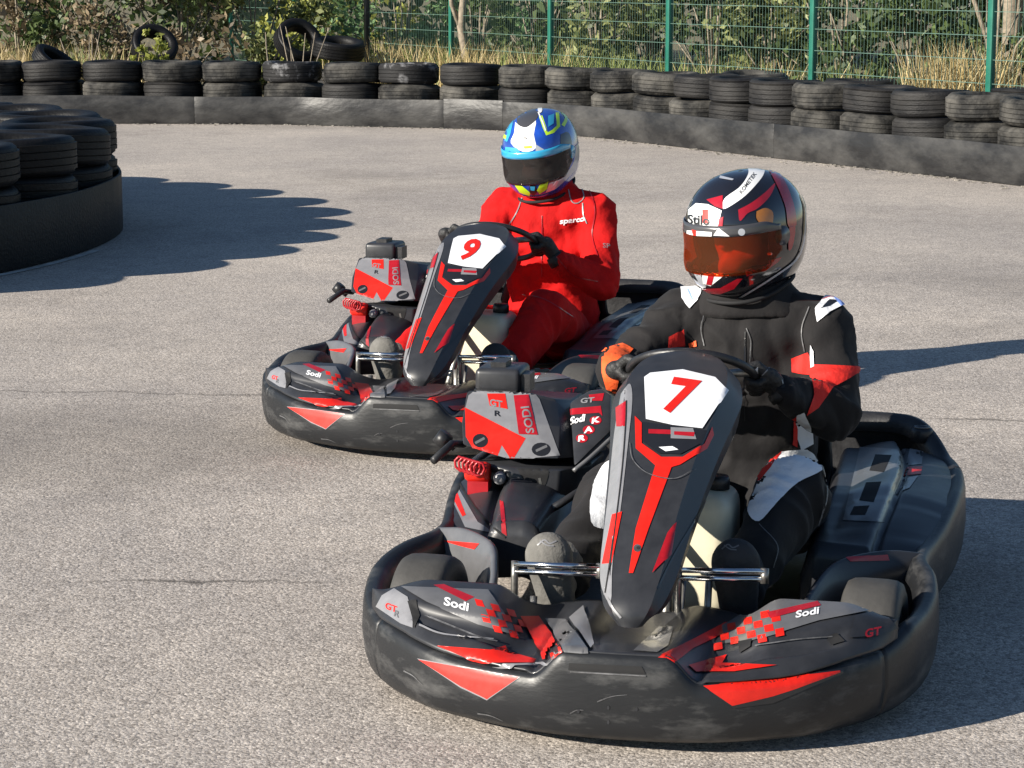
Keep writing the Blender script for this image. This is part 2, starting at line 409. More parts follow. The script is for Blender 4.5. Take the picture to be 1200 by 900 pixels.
# verge of dry soil outside the track
V = []; Fc = []
for i, p in enumerate(far):
    d = (far[min(i + 1, len(far) - 1)] - far[max(i - 1, 0)]).normalized(); nrm = Vector((-d.y, d.x, 0))
    for j, w in enumerate((.12, 1.5, 6, 60)):
        q = p + nrm * w; V.append((q.x if j < 3 else p.x * 6, q.y if j < 3 else p.y + 120 if p.y > 18 else p.y * 1.0 + 40, .006 + .02 * (j > 0)))
Fc = [(i * 4 + j, (i + 1) * 4 + j, (i + 1) * 4 + j + 1, i * 4 + j + 1) for i in range(len(far) - 1) for j in range(3)]
verge = mobj('verge', V, Fc, M['soil']); tag(fixn(verge), kind='structure')

# rubber belts on the faces of the tyre walls
def belt(name, P, h, th, label, group, m=M['belt'], wav=.012):
    secs = []
    for i, p in enumerate(P):
        d = (P[min(i + 1, len(P) - 1)] - P[max(i - 1, 0)]).normalized(); nrm = Vector((-d.y, d.x, 0))
        w = wav * (noise.noise(Vector((p.x * 1.3, p.y * 1.3, 1))) * 2)
        hh = h + .012 * noise.noise(Vector((p.x * .8, p.y * .8, 7)))
        q = p + nrm * w; t = w * .5
        secs.append([q + Vector((0, 0, .004)), q + nrm * t * 0 + Vector((0, 0, hh * .5)) - nrm * .006, q + Vector((0, 0, hh)), q + nrm * th + Vector((0, 0, hh)),
                     q + nrm * th + Vector((0, 0, .004))])
    V, Fc = loft(secs, True, True); o = mobj(name, V, Fc, m); bevsub(fixn(o), .004); tag(o, label, 'barrier', group); return o
cuts = [0] + [s_of_px(x) for x in (-60, 228, 523, 590, 905)] + [len(far) - 1]
segl = ['far left', 'stretch of black rubber belt at the far left edge, behind the left island', 'stretch of black rubber belt crossing behind the island shadow, left of the dark seam',
        'short lighter belt section with a vertical seam on each side, left of the blue helmet', 'scuffed rubber belt running behind the blue helmet',
        'grey scuffed rubber belt curving towards the right edge of the photo']
segl[0] = 'outermost left stretch of black rubber belt, past the left edge of the photo'
for k in range(6):
    a, b = cuts[k], cuts[k + 1]
    if b - a < 2: continue
    belt('rubber_barrier', [p.copy() for p in far[a:b + 1]], .285 + (.012 if k == 3 else 0), .02, segl[k], 'rubber belts facing the far tyre wall')

# grit and crumbs swept against the foot of the belts
rg = random.Random(12); V = []; Fc = []
for i in range(900):
    p, d = at_s(far, farS, rg.uniform(6, farS[-1] - 1)); nrm = Vector((-d.y, d.x, 0)); q = p - nrm * abs(rg.gauss(.02, .09)); z = rg.uniform(.003, .011)
    b = box(q.x - z, q.x + z, q.y - z, q.y + z, .001, z); k = len(V); V += b[0]; Fc += [tuple(j + k for j in f) for f in b[1]]
o = mobj('grit', V, Fc, leafmat0('pale_grit', (.08, .075, .065), (.36, .33, .29)), smooth=False); tag(o, 'pale grit and crumbs along the foot of the far rubber belt', 'grit', kind='stuff')
# island on the left
IC, IR = Vector((-6.43, 13.36, 0)), 4.05
isl = [IC + Vector((math.cos(a), math.sin(a), 0)) * (IR + .045) for a in [R(150 - 3 * k) for k in range(0, 101)]]
b_ = belt('rubber_barrier', isl, .345, .018, 'tall dark rubber belt wrapped round the left island of tyres', None, M['tyre_near'], .006)  # belt shares the rubber whose colour carries the shade
o = mobj('island', *grid(lambda u, v: (IC.x + math.cos(u * 2 * math.pi) * 3.4 * v, IC.y + math.sin(u * 2 * math.pi) * 3.4 * v, .02 + .0 * v), 48, 4), M['soil']); tag(o, kind='structure')
o = mobj('pale_strip', *grid(lambda u, v: (IC.x + math.cos(R(-70 + 62 * u)) * (4.13 + .05 * v), IC.y + math.sin(R(-70 + 62 * u)) * (4.13 + .05 * v), .004), 40, 1),
         mat('mottled_pale_strip', (.42, .42, .40), .8, var=.35, vscale=9)); tag(fixn(o), kind='structure')  # narrow pale strip on the ground along the foot of the island belt

# tyres
def tyre_mesh(name, m, seed, r=.315, h=.205):
    rnd = random.Random(seed); hh = h / 2; prof = []
    prof += [(.195, -hh * .72), (.215, -hh * .93), (.255, -hh), (.285, -hh * .96), (.303, -hh * .80)]
    zs = [-.62, -.46, -.43, -.20, -.17, .0, .03, .20, .23, .44, .47, .62]
    for i, z in enumerate(zs):
        groove = i in (1, 2, 5, 6, 9, 10) and 0
        prof.append((r - (.0 if True else 0) - .004 * abs(z), hh * z))
    q = []
    for (rr, z) in prof: q.append((rr, z))
    # circumferential grooves
    out = q[:5]
    for z0, z1 in ((-.66, -.44), (-.38, -.08), (-.02, .02 + .26), (.34, .66)):
        out += [(r - .010, hh * (z0 - .02)), (r - .001, hh * z0), (r, hh * z1), (r - .010, hh * (z1 + .02))]
    out += [(.303, hh * .80), (.285, hh * .96), (.255, hh), (.215, hh * .93), (.195, hh * .72), (.188, hh * .4), (.20, 0), (.188, -hh * .4)]
    V, Fc = lathe(out, 56)
    for v in V:
        a = math.atan2(v.y, v.x); k = 1 + .012 * math.sin(2 * a + seed) + .006 * math.sin(5 * a)
        v.x *= k; v.y *= k; v.z += .006 * math.sin(a * 2 + seed * 2)
    me = bpy.data.meshes.new(name); me.from_pydata([tuple(v) for v in V], [], Fc); me.materials.append(m)
    me.polygons.foreach_set('use_smooth', [True] * len(me.polygons)); me.update()
    bm = bmesh.new(); bm.from_mesh(me); bmesh.ops.recalc_face_normals(bm, faces=bm.faces); bm.to_mesh(me); bm.free()
    try: me.set_sharp_from_angle(angle=R(50))
    except Exception: pass
    return me
M['tyre_dusty'] = mat('dusty_tyre_rubber', (0.008, 0.008, 0.008), .7, spec=.3, col2=(0.10, 0.095, 0.085), vscale=5, bump=.4, bscale=50, thr=(.42, .72))
M['tyre_pale'] = mat('paint_stained_tyre_rubber', (0.012, 0.012, 0.013), .7, spec=.3, col2=(0.30, 0.30, 0.31), vscale=6, bump=.4, bscale=50, thr=(.52, .70))
TM = [tyre_mesh('tyre', M['tyre'], 1), tyre_mesh('tyre', M['tyre_dusty'], 2, .322, .20), tyre_mesh('tyre', M['tyre'], 3, .305, .21), tyre_mesh('tyre', M['tyre_dusty'], 4), tyre_mesh('tyre', M['tyre_pale'], 9)]
TMN = [tyre_mesh('tyre', M['tyre_near'], s) for s in (5, 6)]
ORD = ['first', 'second', 'third', 'fourth', 'fifth', 'sixth', 'seventh', 'eighth', 'ninth', 'tenth', 'eleventh', 'twelfth', 'thirteenth', 'fourteenth',
       'fifteenth', 'sixteenth', 'seventeenth', 'eighteenth', 'nineteenth', 'twentieth', 'twenty-first', 'twenty-second', 'twenty-third', 'twenty-fourth',
       'twenty-fifth', 'twenty-sixth', 'twenty-seventh', 'twenty-eighth', 'twenty-ninth', 'thirtieth', 'thirty-first', 'thirty-second']
def tyre(me, loc, rot, label, group, sc=1):
    o = bpy.data.objects.new('tyre', me); C.objects.link(o); o.location = loc; o.rotation_euler = rot; o.scale = (sc, sc, min(sc, 1.06))
    tag(o, label, 'tyre', group); return o
rnd = random.Random(3)
def pxof(p): return 600 + F * p.x / (p.y * math.cos(PITCH) + (H - p.z) * math.sin(PITCH))
sR = farS[s_of_px(1172)] - .02
stackno = 0
for k in range(-3, 40):
    s = sR - k * .617
    if s < 0 or s > farS[-1]: continue
    p, d = at_s(far, farS, s); nrm = Vector((-d.y, d.x, 0)); q = p + nrm * (.365 + rnd.uniform(-.01, .02))
    if pxof(q) < -60 or pxof(q) > 1290: continue
    for lv in range(3):
        jx, jy = rnd.uniform(-.015, .015), rnd.uniform(-.015, .015)
        lvl = ('bottom', 'middle', 'top')[lv]
        tyre(TM[4 if (stackno in (16, 14) and lv == 2) else rnd.randrange(4)], (q.x + jx, q.y + jy, .105 + lv * .209), (rnd.uniform(-.015, .015), rnd.uniform(-.015, .015), rnd.uniform(0, 6.28)),
             '%s tyre of the %s far wall stack from the right' % (lvl, ORD[stackno]), 'tyres stacked behind the far rubber belt', 1 if lv < 2 else rnd.uniform(.97, 1.03))
    stackno += 1
# second row and loose tyres behind the wall
for i, (px, gap, z, rot, lab) in enumerate([
        (890, 1.05, .53, (0, 0, 0), 'loose tyre lying just behind the far wall, above and right of its middle'),
        (770, 1.05, .51, (.05, 0, 0), 'loose tyre lying behind the far wall right of the blue helmet'),
        (1085, 1.05, .52, (0, .04, 0), 'loose tyre lying behind the far wall beside the dry grass tuft')]):
    j = s_of_px(px); p = far[j]; d = (far[j + 1] - far[j - 1]).normalized(); q = p + Vector((-d.y, d.x, 0)) * gap
    for lv in range(3):
        tyre(TM[i % 4], (q.x, q.y, .105 + lv * .209), rot, lab if lv == 2 else ('bottom', 'middle')[lv] + ' tyre of the second row, under the ' + ('one right of centre', 'one nearest the blue helmet', 'one by the dry grass')[i], 'second row of tyres behind the far wall')
pile = [(185, 26.3, .70, (.9, .2, .3), 'dark tyre leaning on the pile behind the left of the far wall', .85),
        (352, 26.8, .74, (.95, .1, .5), 'dark tyre leaning behind the wall beside the bare stalks', .90),
        (68, 24.5, .60, (.6, .0, 1.2), 'tyre tilted on edge on top of the second row at the far left', .75),
        (398, 26.8, .66, (.15, .1, 0), 'dark tyre lying flat behind the wall left of the black pole', 1.0)]
for i, (px, y, z, rot, lab, sc) in enumerate(pile):
    q = Vector(((px - 600) / F * y * 1.0, y, z)); tyre(TMN[i % 2], q, rot, lab, 'old tyres heaped behind the wall', sc)
    for lv in range(2):
        tyre(TM[(i + lv) % 4], (q.x, q.y + .05, .105 + lv * .209), (0, 0, i), ('bottom', 'lower')[lv] + ' tyre under the ' + ('leaning one on the left', 'leaning one by the stalks', 'tilted small one', 'flat one left of the pole')[i], 'old tyres heaped behind the wall', 1)
# island stacks
ni = 33
for k in range(ni):
    a = 2 * math.pi * k / ni + .02
    if not (-math.pi * .75 < (a if a < math.pi else a - 2 * math.pi) < math.pi * .72): continue
    q = IC + Vector((math.cos(a), math.sin(a), 0)) * (IR - .325)
    kk = k if k < ni / 2 else k - ni
    for lv in range(3):
        side = ('%s island stack %s from its right tip' % (ORD[abs(kk)-1], 'away from the camera' if kk >= 0 else 'towards the camera')) if kk else 'stack at the right tip of the left island'
        tyre(TMN[(k + lv) % 2], (q.x + rnd.uniform(-.01, .01), q.y + rnd.uniform(-.01, .01), .107 + lv * .214), (rnd.uniform(-.02, .02), rnd.uniform(-.02, .02), k),
             '%s tyre of the %s' % (('bottom', 'middle', 'top')[lv], side), 'tyres stacked round the left island', 1.16)

# ------------------------------------------------------------------ fence
fa, fb = Vector((-.714, 27.447, 0)), Vector((1.1328, -2.2286, 0)); fdir = fb.normalized()
def fence_post(i, m, label, r=.03, h=2.1):
    p = fa + fb * i
    o = mobj('fence_post' if i != -1 else 'black_pole', *join(box(-r, r, -r * .75, r * .75, 0, h), box(-r * 1.15, r * 1.15, -r, r, h, h + .02)), m, smooth=False)
    o.location = p; o.rotation_euler = (0, 0, math.atan2(fdir.y, fdir.x)); bevsub(o, .004); return o
postl = {-3: 'green fence post furthest left, deep in the brush', -2: 'green fence post left of the black pole', -1: 'black pole rising behind the tyre wall, left of the green fence posts',
         0: 'green fence post left of the pale bare trunk', 1: 'green fence post directly above the blue helmet', 2: 'green fence post between the two helmets',
         3: 'green fence post right of the black helmet', 4: 'green fence post beside the dry grass tuft at the right edge', 5: 'green fence post beyond the right edge'}
fence = empty('mesh_fence', (0, 0, 0)); tag(fence, 'green welded wire mesh fence on slim posts behind the far tyre wall', 'fence')
for i in range(-3, 6):
    o = fence_post(i, M['black'] if i == -1 else M['fence'], postl[i], .038 if i == -1 else .032)
    if i == -1: tag(o, postl[i], 'pole')
    else: o.parent = fence; o['label'] = postl[i]
def wire_panel():
    P = []
    for k in range(50):
        x = .03 + k * .0498; P.append(box(x - .0013, x + .0013, -.0013, .0013, .06, 2.0))
    for k in range(11):
        z = .08 + k * .19; P.append(box(.02, 2.48, .002, .006, z - .0022, z + .0022)); P.append(box(.02, 2.48, -.006, -.002, z - .0022, z + .0022))
    return join(*P)
wv, wf = wire_panel(); wire0 = None
for i in range(-3, 5):
    if wire0 is None: o = mobj('wire_panel', wv, wf, M['wire'], smooth=False); wire0 = o.data
    else: o = bpy.data.objects.new('wire_panel', wire0); C.objects.link(o)
    o.location = fa + fb * i; o.rotation_euler = (0, 0, math.atan2(fdir.y, fdir.x))
    o.parent = fence

# ------------------------------------------------------------------ vegetation
def leafmat(name, c1, c2, trans=.3):
    m = bpy.data.materials.new(name); m.use_nodes = True; n = m.node_tree.nodes; l = m.node_tree.links
    b = n['Principled BSDF']; b.inputs['Roughness'].default_value = .55
    gi = n.new('ShaderNodeNewGeometry'); cr = n.new('ShaderNodeValToRGB'); l.new(gi.outputs['Random Per Island'], cr.inputs[0])
    cr.color_ramp.elements[0].color = (*c1, 1); cr.color_ramp.elements[1].color = (*c2, 1); l.new(cr.outputs[0], b.inputs['Base Color'])
    tr = n.new('ShaderNodeBsdfTranslucent'); l.new(cr.outputs[0], tr.inputs[0]); mx = n.new('ShaderNodeMixShader'); mx.inputs[0].default_value = trans
    o = n['Material Output']; l.new(b.outputs[0], mx.inputs[1]); l.new(tr.outputs[0], mx.inputs[2]); l.new(mx.outputs[0], o.inputs[0]); return m
L_dark = leafmat('dark_green_leaves', (.022, .042, .014), (.12, .17, .055))
L_mid = leafmat('olive_leaves', (.05, .075, .022), (.30, .32, .12))
L_fresh = leafmat('fresh_green_leaves', (.06, .13, .05), (.20, .33, .14))
L_dry = leafmat('dead_brown_leaves', (.07, .05, .03), (.30, .23, .14))
L_yel = leafmat('yellow_green_leaves', (.16, .20, .03), (.40, .40, .10))
L_straw = leafmat('straw_grass', (.28, .21, .08), (.62, .50, .26), .2)
L_ggrass = leafmat('green_grass', (.10, .14, .03), (.32, .36, .10), .2)
def quad(V, Fc, p, size, rnd, asp=.5):
    a = Vector((rnd.gauss(0, 1), rnd.gauss(0, 1), rnd.gauss(0, 1))).normalized(); b = a.orthogonal().normalized()
    b = (Matrix.Rotation(rnd.uniform(0, 6.28), 3, a) @ b); i = len(V)
    V += [p - a * size, p + b * size * asp, p + a * size, p - b * size * asp]; Fc.append((i, i + 1, i + 2, i + 3))
def crown(seed, rx, ry, h, z0, n, size, clumps=26):
    rnd = random.Random(seed); V = []; Fc = []; cl = []
    for i in range(clumps):
        a = rnd.uniform(0, 6.28); rr = math.sqrt(rnd.random()); z = rnd.random()
        w = math.sin(math.pi * min(.95, max(.12, z * .8 + .15)))
        cl.append((Vector((rx * rr * w * math.cos(a), ry * rr * w * math.sin(a), z0 + h * z)), rnd.uniform(.14, .34) * rx))
    for i in range(n):
        c, r = cl[rnd.randrange(clumps)]
        d = Vector((rnd.gauss(0, 1), rnd.gauss(0, 1), rnd.gauss(0, 1))).normalized()
        quad(V, Fc, c + d * r * rnd.random() ** .4, size * rnd.uniform(.6, 1.4), rnd)
    return V, Fc, cl
def limbs(seed, cl, base_r, bare=0):
    rnd = random.Random(seed); L = []
    for c, r in cl[::2]:
        m1 = Vector((c.x * .35 + rnd.uniform(-.1, .1), c.y * .35, c.z * .5)); L.append(tube([(c.x * .06, c.y * .06, 0), m1, c], [base_r, base_r * .6, base_r * .2], 6))
    return join(*L)
shrub_src = []
def shrub(name, loc, seed, rx, h, lm, label, n=2600, size=.05, cat='shrub', z0=.1, group='shrubs behind the fence', bare=False):
    r_ = empty(name, loc, seed * 1.3); tag(r_, label, cat, group)
    V, Fc, cl = crown(seed, rx, rx * .8, h, z0, n, size)
    mobj('foliage', V, Fc, lm, r_, smooth=False)
    mobj('stem', *limbs(seed + 50, cl, .022 if not bare else .014), M['bark'], r_)
    return r_
def B(px, y): return ((px - 600) / F * y, y, 0)
SH = [(30, 28.0, 1.0, 1.9, L_dry, 'brown leafless bush at the far left behind the wall', 1500, .05),
      (110, 28.6, 1.1, 2.2, L_dark, 'dark ivy-like shrub behind the brown brush, far left', 2800, .05),
      (120, 27.0, .6, 1.1, L_dry, 'low tangle of brown brambles behind the third left stack', 1300, .04),
      (215, 28.8, 1.1, 2.2, L_dry, 'rusty brown shrub above the leaning dark tyre', 2000, .05),
      (300, 29.2, 1.0, 2.0, L_mid, 'olive shrub above the heap of dark tyres', 2500, .05),
      (385, 31.5, 1.4, 1.6, L_yel, 'sunny yellow-green bush left of the black pole', 3000, .05),
      (470, 30.6, 1.0, 2.3, L_fresh, 'bright green bush right of the black pole', 3200, .05),
      (560, 31.0, 1.1, 2.4, L_fresh, 'green bush behind the pale bare trunk', 3000, .05),
      (625, 28.6, .9, 2.1, L_dark, 'dark green shrub behind the blue helmet', 2800, .05),
      (700, 27.4, .9, 2.2, L_mid, 'pale-leaved olive shrub right of the post above the blue helmet', 2800, .055),
      (760, 27.8, .8, 2.4, L_mid, 'tall olive shrub left of the post between the helmets', 2600, .055),
      (835, 26.3, .9, 2.3, L_dark, 'dense dark shrub above the black helmet', 3000, .05),
      (905, 26.0, .8, 1.6, L_mid, 'loose green shrub left of the post right of the black helmet', 1800, .045),
      (985, 25.6, .9, 2.3, L_dark, 'dark thicket right of the post beside the black helmet', 2800, .05),
      (1070, 25.0, .9, 2.2, L_dark, 'dark shrub behind the dry grass tuft', 2600, .05),
      (1160, 24.5, 1.0, 2.3, L_dark, 'dark shrub at the right edge behind the fence', 2600, .05)]
for i, (px, y, rx, h, lm, lab, n, sz) in enumerate(SH):
    shrub('shrub', B(px, y), 11 + i, rx, h, lm, lab, n, sz)
# trees further back, tall enough to close the view
for i, (px, y, lab) in enumerate([(60, 34, 'tall tree at the far left behind the brush'), (330, 36, 'tree behind the heap of dark tyres'), (640, 36, 'tree behind the blue helmet'),
                                  (900, 33, 'tree behind the black helmet'), (1180, 31, 'tree at the right edge beyond the fence')]):
    t = empty('tree', B(px, y), i); tag(t, lab, 'tree', 'trees beyond the fence')
    V, Fc, cl = crown(90 + i, 2.0, 2.0, 4.6, .3, 6000, .085, 44)
    mobj('crown', V, Fc, L_dark, t, smooth=False)
    mobj('trunk', *join(tube([(0, 0, 0), (.05, 0, 1.2), (0, .05, 2.6), (.1, 0, 4.2)], [.14, .11, .08, .03], 8), limbs(120 + i, cl, .035)), M['bark'], t)
# a leafy mass behind everything
rnd2 = random.Random(5); V = []; Fc = []
for i in range(16000):
    x = rnd2.uniform(-13, 13); quad(V, Fc, Vector((x, 36.5 + rnd2.uniform(0, 3) - .25 * x * (x > 0), rnd2.random() ** .8 * 5.5)), rnd2.uniform(.08, .18), rnd2)
w = mobj('woodland', V, Fc, L_dark, smooth=False); tag(w, 'dark wood closing the view behind the fence', 'woodland', kind='stuff')
# pale bare trunk and thin stalks
o = mobj('bare_trunk', *join(tube([(0, 0, 0), (.03, 0, .5), (-.04, 0, .9), (.02, 0, 1.6)], [.07, .06, .05, .03], 8), tube([(-.03, 0, .85), (-.15, 0, 1.15), (-.2, 0, 1.6)], [.035, .025, .015], 6)), M['bark'])
o.location = B(545, 27.2); tag(o, 'pale bare trunk behind the fence left of the blue helmet', 'tree trunk')
def stalks(name, loc, n, h, spread, label, m, seed, r=.006):
    rnd = random.Random(seed); L = []
    for i in range(n):
        a = Vector((rnd.uniform(-.06, .06), rnd.uniform(-.06, .06), 0)); t = Vector((rnd.uniform(-spread, spread), rnd.uniform(-.1, .1), h * rnd.uniform(.7, 1)))
        L.append(tube([a, a.lerp(t, .5) + Vector((rnd.uniform(-.04, .04), 0, 0)), t], [r, r * .8, r * .4], 5))
    o = mobj(name, *join(*L), m); o.location = loc; tag(o, label, 'plant'); return o
stalks('dry_stalks', B(352, 24.5), 6, 1.05, .35, 'bare grey stalks fanning out behind the sixth left stack', M['bark'], 4, .010)
stalks('dry_stalks', B(315, 24.7), 2, 1.15, .05, 'thin upright stick standing behind the left part of the wall', M['bark'], 6, .012)
stalks('dry_stalks', B(105, 25.6), 4, 1.15, .4, 'two forked bare twigs above the brambles at the far left', M['bark'], 9, .010)
t = empty('weed', B(178, 24.6), 0); tag(t, 'yellow-green weed growing between the far tyres on the left', 'plant')
V, Fc, cl = crown(77, .22, .2, .38, .55, 240, .04, 12); mobj('foliage', V, Fc, L_yel, t, smooth=False); mobj('stem', *limbs(78, cl, .008), M['bark'], t)
# dry grass
def grass(name, pts, m, label, seed, hmin, hmax, kind=None, cat='grass', w=.007):
    rnd = random.Random(seed); V = []; Fc = []
    for (x, y, n, sx, sy) in pts:
        for i in range(n):
            bx, by = rnd.gauss(x, sx), rnd.gauss(y, sy); h = rnd.uniform(hmin, hmax); a = rnd.uniform(0, 3.14); dx, dy = math.cos(a) * w, math.sin(a) * w
            lx, ly = rnd.gauss(0, .16) * h, rnd.gauss(0, .16) * h; k = len(V)
            V += [Vector((bx - dx, by - dy, 0)), Vector((bx + dx, by + dy, 0)), Vector((bx + lx * .5 + dx * .8, by + ly * .5 + dy * .8, h * .6)), Vector((bx + lx * .5 - dx * .8, by + ly * .5 - dy * .8, h * .6)), Vector((bx + lx * 1.4, by + ly * 1.4, h))]
            Fc += [(k, k + 1, k + 2, k + 3), (k + 3, k + 2, k + 4)]
    o = mobj(name, V, Fc, m, smooth=False); tag(o, label, cat, kind=kind); return o
def gp(px, y, n, s=.3): return (B(px, y)[0], y, n, s, .25)
grass('dry_grass', [gp(10, 25.6, 500, .3), gp(45, 26, 400, .3), gp(100, 26, 300, .4), gp(475, 27.2, 600, .35), gp(590, 26.4, 380, .35), gp(640, 25.8, 160, .3), gp(860, 23.5, 90, .3),
                    gp(900, 22.6, 120, .25), gp(1000, 21.5, 60, .3), gp(1180, 20, 120, .25), gp(545, 26.6, 300, .25)], L_straw,
      'dry straw-coloured grass growing along the fence', 3, .35, .8, 'stuff')
grass('green_grass', [gp(700, 25.2, 450, .4), gp(755, 24.6, 300, .35), gp(840, 23.6, 220, .3), gp(985, 21.8, 220, .2), gp(90, 26.4, 400, .2), gp(520, 27, 300, .3), gp(650, 25.6, 400, .3)], L_ggrass,
      'green grass growing along the fence', 4, .3, .75, 'stuff')
grass('grass_tuft', [(B(1125, 19.9)[0], 19.9, 1100, .22, .18)], L_straw, 'tall golden dry grass tuft against the fence at the right', 8, .5, 1.0, None, 'grass tuft')

# ================================================================== THE KART
def build_kart():
    kart = empty('go_kart', (F7.X, F7.Y, 0), F7.rot)
    K = F7.K
    HALF = [(.955, 0), (.953, .07), (.945, .14), (.925, .22), (.895, .29), (.85, .375), (.79, .44), (.71, .505), (.60, .56), (.48, .59), (.35, .605), (.24, .598), (.15, .578), (.07, .578), (-.02, .59),
            (-.15, .612), (-.32, .632), (-.50, .640), (-.68, .628), (-.80, .60), (-.89, .555), (-.95, .49), (-.975, .40), (-.98, .28), (-.98, 0)]
    H3 = catmull([(x, y, 0) for x, y in HALF], 8); H3 = [v for v in H3]
    def ztop(i):
        v = H3[i]; x, y = v.x, v.y
        if x > .60:
            z = .155 + .055 * (1 - sst(.10, .17, y)) + .012 * sst(.4, .5, y) + .04 * sst(.75, .6, x) if False else .155 + .055 * (1 - sst(.10, .17, y)) + .02 * sst(.3, .5, y)
            z += .03 * (1 - sst(.55, .72, x)) if y > .4 else 0
            return z
        z = .205 + .03 * (1 - sst(.15, .5, x)) + .04 * (1 - sst(-.4, .05, x)) + .080 * (1 - sst(-.97, -.78, x))
        return z
    def zbot(i):
        x = H3[i].x; return .030 if x > .5 else .03 + .05 * (1 - sst(-.2, .5, x)) + (.06 * (1 - sst(-.9, -.6, x)))
    def sec(i, sgn, d):
        p = H3[i]; n = Vector((d.y, -d.x, 0)) * -1; n.normalize()
        if n.dot(Vector((p.x, p.y, 0))) < 0: n = -n
        zt, zb = ztop(i), zbot(i); hh = zt - zb
        prof = [(-.055, zt - .045), (-.035, zt - .006), (-.022, zt + .001), (-.010, zt), (-.002, zt - .010), (.001, zt - .028), (.004, zb + hh * .5), (-.001, zb + .04), (-.008, zb + .016), (-.022, zb + .002), (-.06, zb)]
        return [Vector(((p + n * o).x, (p + n * o).y * sgn, z)) for o, z in prof]
    def dirat(i):
        a, b = H3[max(0, i - 1)], H3[min(len(H3) - 1, i + 1)]; return (b - a).normalized() if i else Vector((0, 1, 0))
    iA = min(range(len(H3)), key=lambda i: (H3[i] - Vector((.70, .51, 0))).length); iB = min(range(len(H3)), key=lambda i: (H3[i] - Vector((-.66, .66, 0))).length)
    secs = [sec(i, -1, dirat(i)) for i in range(iA, 0, -1)] + [sec(i, 1, dirat(i)) for i in range(0, iA + 1)]
    fbm = solid(fixn(mobj('front_bumper', *loft(secs), M['bumper'], kart)), .006)
    sb = {}
    for s in (-1, 1):
        sb[s] = solid(fixn(mobj('side_bumper', *loft([sec(i, s, dirat(i)) for i in range(iA, iB + 1)]), M['bumper'], kart)), .006)
    secs = [sec(i, -1, dirat(i)) for i in range(iB, len(H3))] + [sec(i, 1, dirat(i)) for i in range(len(H3) - 2, iB - 1, -1)]
    rb = solid(fixn(mobj('rear_bumper', *loft(secs), M['black'], kart)), .006)
    for s in (-1, 1):
        c = Vector((-.885, .515 * s, .325)); o = mobj('bumper_roller', *lathe([(.0, .012), (.013, .012), (.014, .006), (.026, .006), (.030, .0), (.030, -.03), (.0, -.03)], 20, 'Z', c, False), M['black'], kart)
        mobj('ring', *lathe([(.016, .006), (.016, .010), (.022, .010), (.022, .006)], 20, 'Z', c + Vector((0, 0, .001)), True), M['grey'], o)
    # front fairing: the painted deck inside the bumper
    def xf(y):
        y = abs(y); best = min(range(iA + 12), key=lambda i: abs(H3[i].y - y)); i = best
        a, b = (H3[i], H3[i + 1]) if H3[i].y <= y else (H3[max(0, i - 1)], H3[i]); t = (y - a.y) / max(1e-6, b.y - a.y); return a.x + (b.x - a.x) * t, i
    def deck(u, v):
        y = -.535 + 1.07 * u; ay = abs(y); x0, i = xf(ay); x0 -= .012; z0 = ztop(i) - .005 + .012
        if ay < .17: z0 = .155 + .058 * (1 - sst(.10, .17, ay))
        xb = .52 + .115 * sst(.17, .26, ay); zb = .20 + .055 * sst(.20, .30, ay) - .03 * sst(.42, .535, ay)
        x = x0 + (xb - x0) * v; z = z0 + (zb - z0) * (v ** .8)
        z += .016 * math.sin(math.pi * v) * sst(.2, .3, ay)
        z -= .016 * (sst(.16, .21, v) - sst(.36, .42, v)) * sst(.17, .24, ay) * (1 - sst(.40, .45, ay))
        z -= .008 * bumpf(ay, .185, .04) * sst(.1, .4, v)
        z -= .018 * (1 - sst(.04, .11, ay)) * sst(.15, .6, v)
        return (x, y, z)
    ff = fixn(mobj('front_fairing', *grid(deck, 120, 36), M['dark'], kart)); solid(ff, .005)
    # wheel arch guards
    for s in (-1, 1):
        P = catmull([(.10, -.565, .235), (.16, -.48, .250), (.28, -.385, .250), (.42, -.345, .225), (.56, -.325, .19), (.66, -.29, .16)], 8)
        secs = [[Vector((p.x, s * p.y * -1, p.z)) + Vector(q) for q in ((-.006, s * -.010, -.004), (-.002, s * -.004, .001), (0, 0, 0), (.004, s * .003, -.004), (.018, s * .014, -.05), (.03, s * .016, -.13))] for p in P]
        # keep the inner side towards the driver's feet
        o = solid(fixn(mobj('wheel_guard', *loft(secs), M['grey'] if s < 0 else M['dark'], kart)), .004)
        if s < 0: wg = o
        else: wgl = o
    def warp(o):
        for v in o.data.vertices:
            c_ = v.co
            if c_.y < -.2 and c_.x > 0: c_.y += (c_.y + .2) * .13 * sst(0, .4, c_.x)
        o.data.update()
    for o_ in (fbm, sb[-1], ff, wg): warp(o_)
    # side pods
    def pod(s):
        def f(u, v):
            u0 = u; u = max(0, (u - .05) / .95); x = .10 - .92 * u + (.012 * (1 - u0 / .05) if u0 < .05 else 0)
            i = min(range(iA, len(H3)), key=lambda i: abs(H3[i].x - x)); yo = H3[i].y - .014; zo = ztop(i) - .006
            yi = .285 if s > 0 else .30
            y = yo + (yi - yo) * v
            zo = min(zo, .262); z = zo + .025 * math.sin(math.pi * min(1, v * 1.3)) * sst(0, .25, u) - .02 * (1 - sst(0, .10, u)) * (1 - v)
            if s < 0: z += .035 * sst(.38, .52, v) * (1 - sst(.55, .9, u)) * (1 - sst(.75, 1, v)); z -= .016 * bumpf(v, .40, .035)
            else: z += .02 * sst(.40, .46, v) - .05 * sst(.9, 1, v); z -= .012 * bumpf(v, .40, .02)
            z -= .03 * sst(.86, 1, v)
            if u0 < .05: z -= (1 - u0 / .05) * .13
            return (x, y * s, z)
        o = fixn(mobj('side_pod', *grid(f, 56, 40), M['dark'], kart)); return solid(o, .005)
    podR, podL = pod(-1), pod(1)
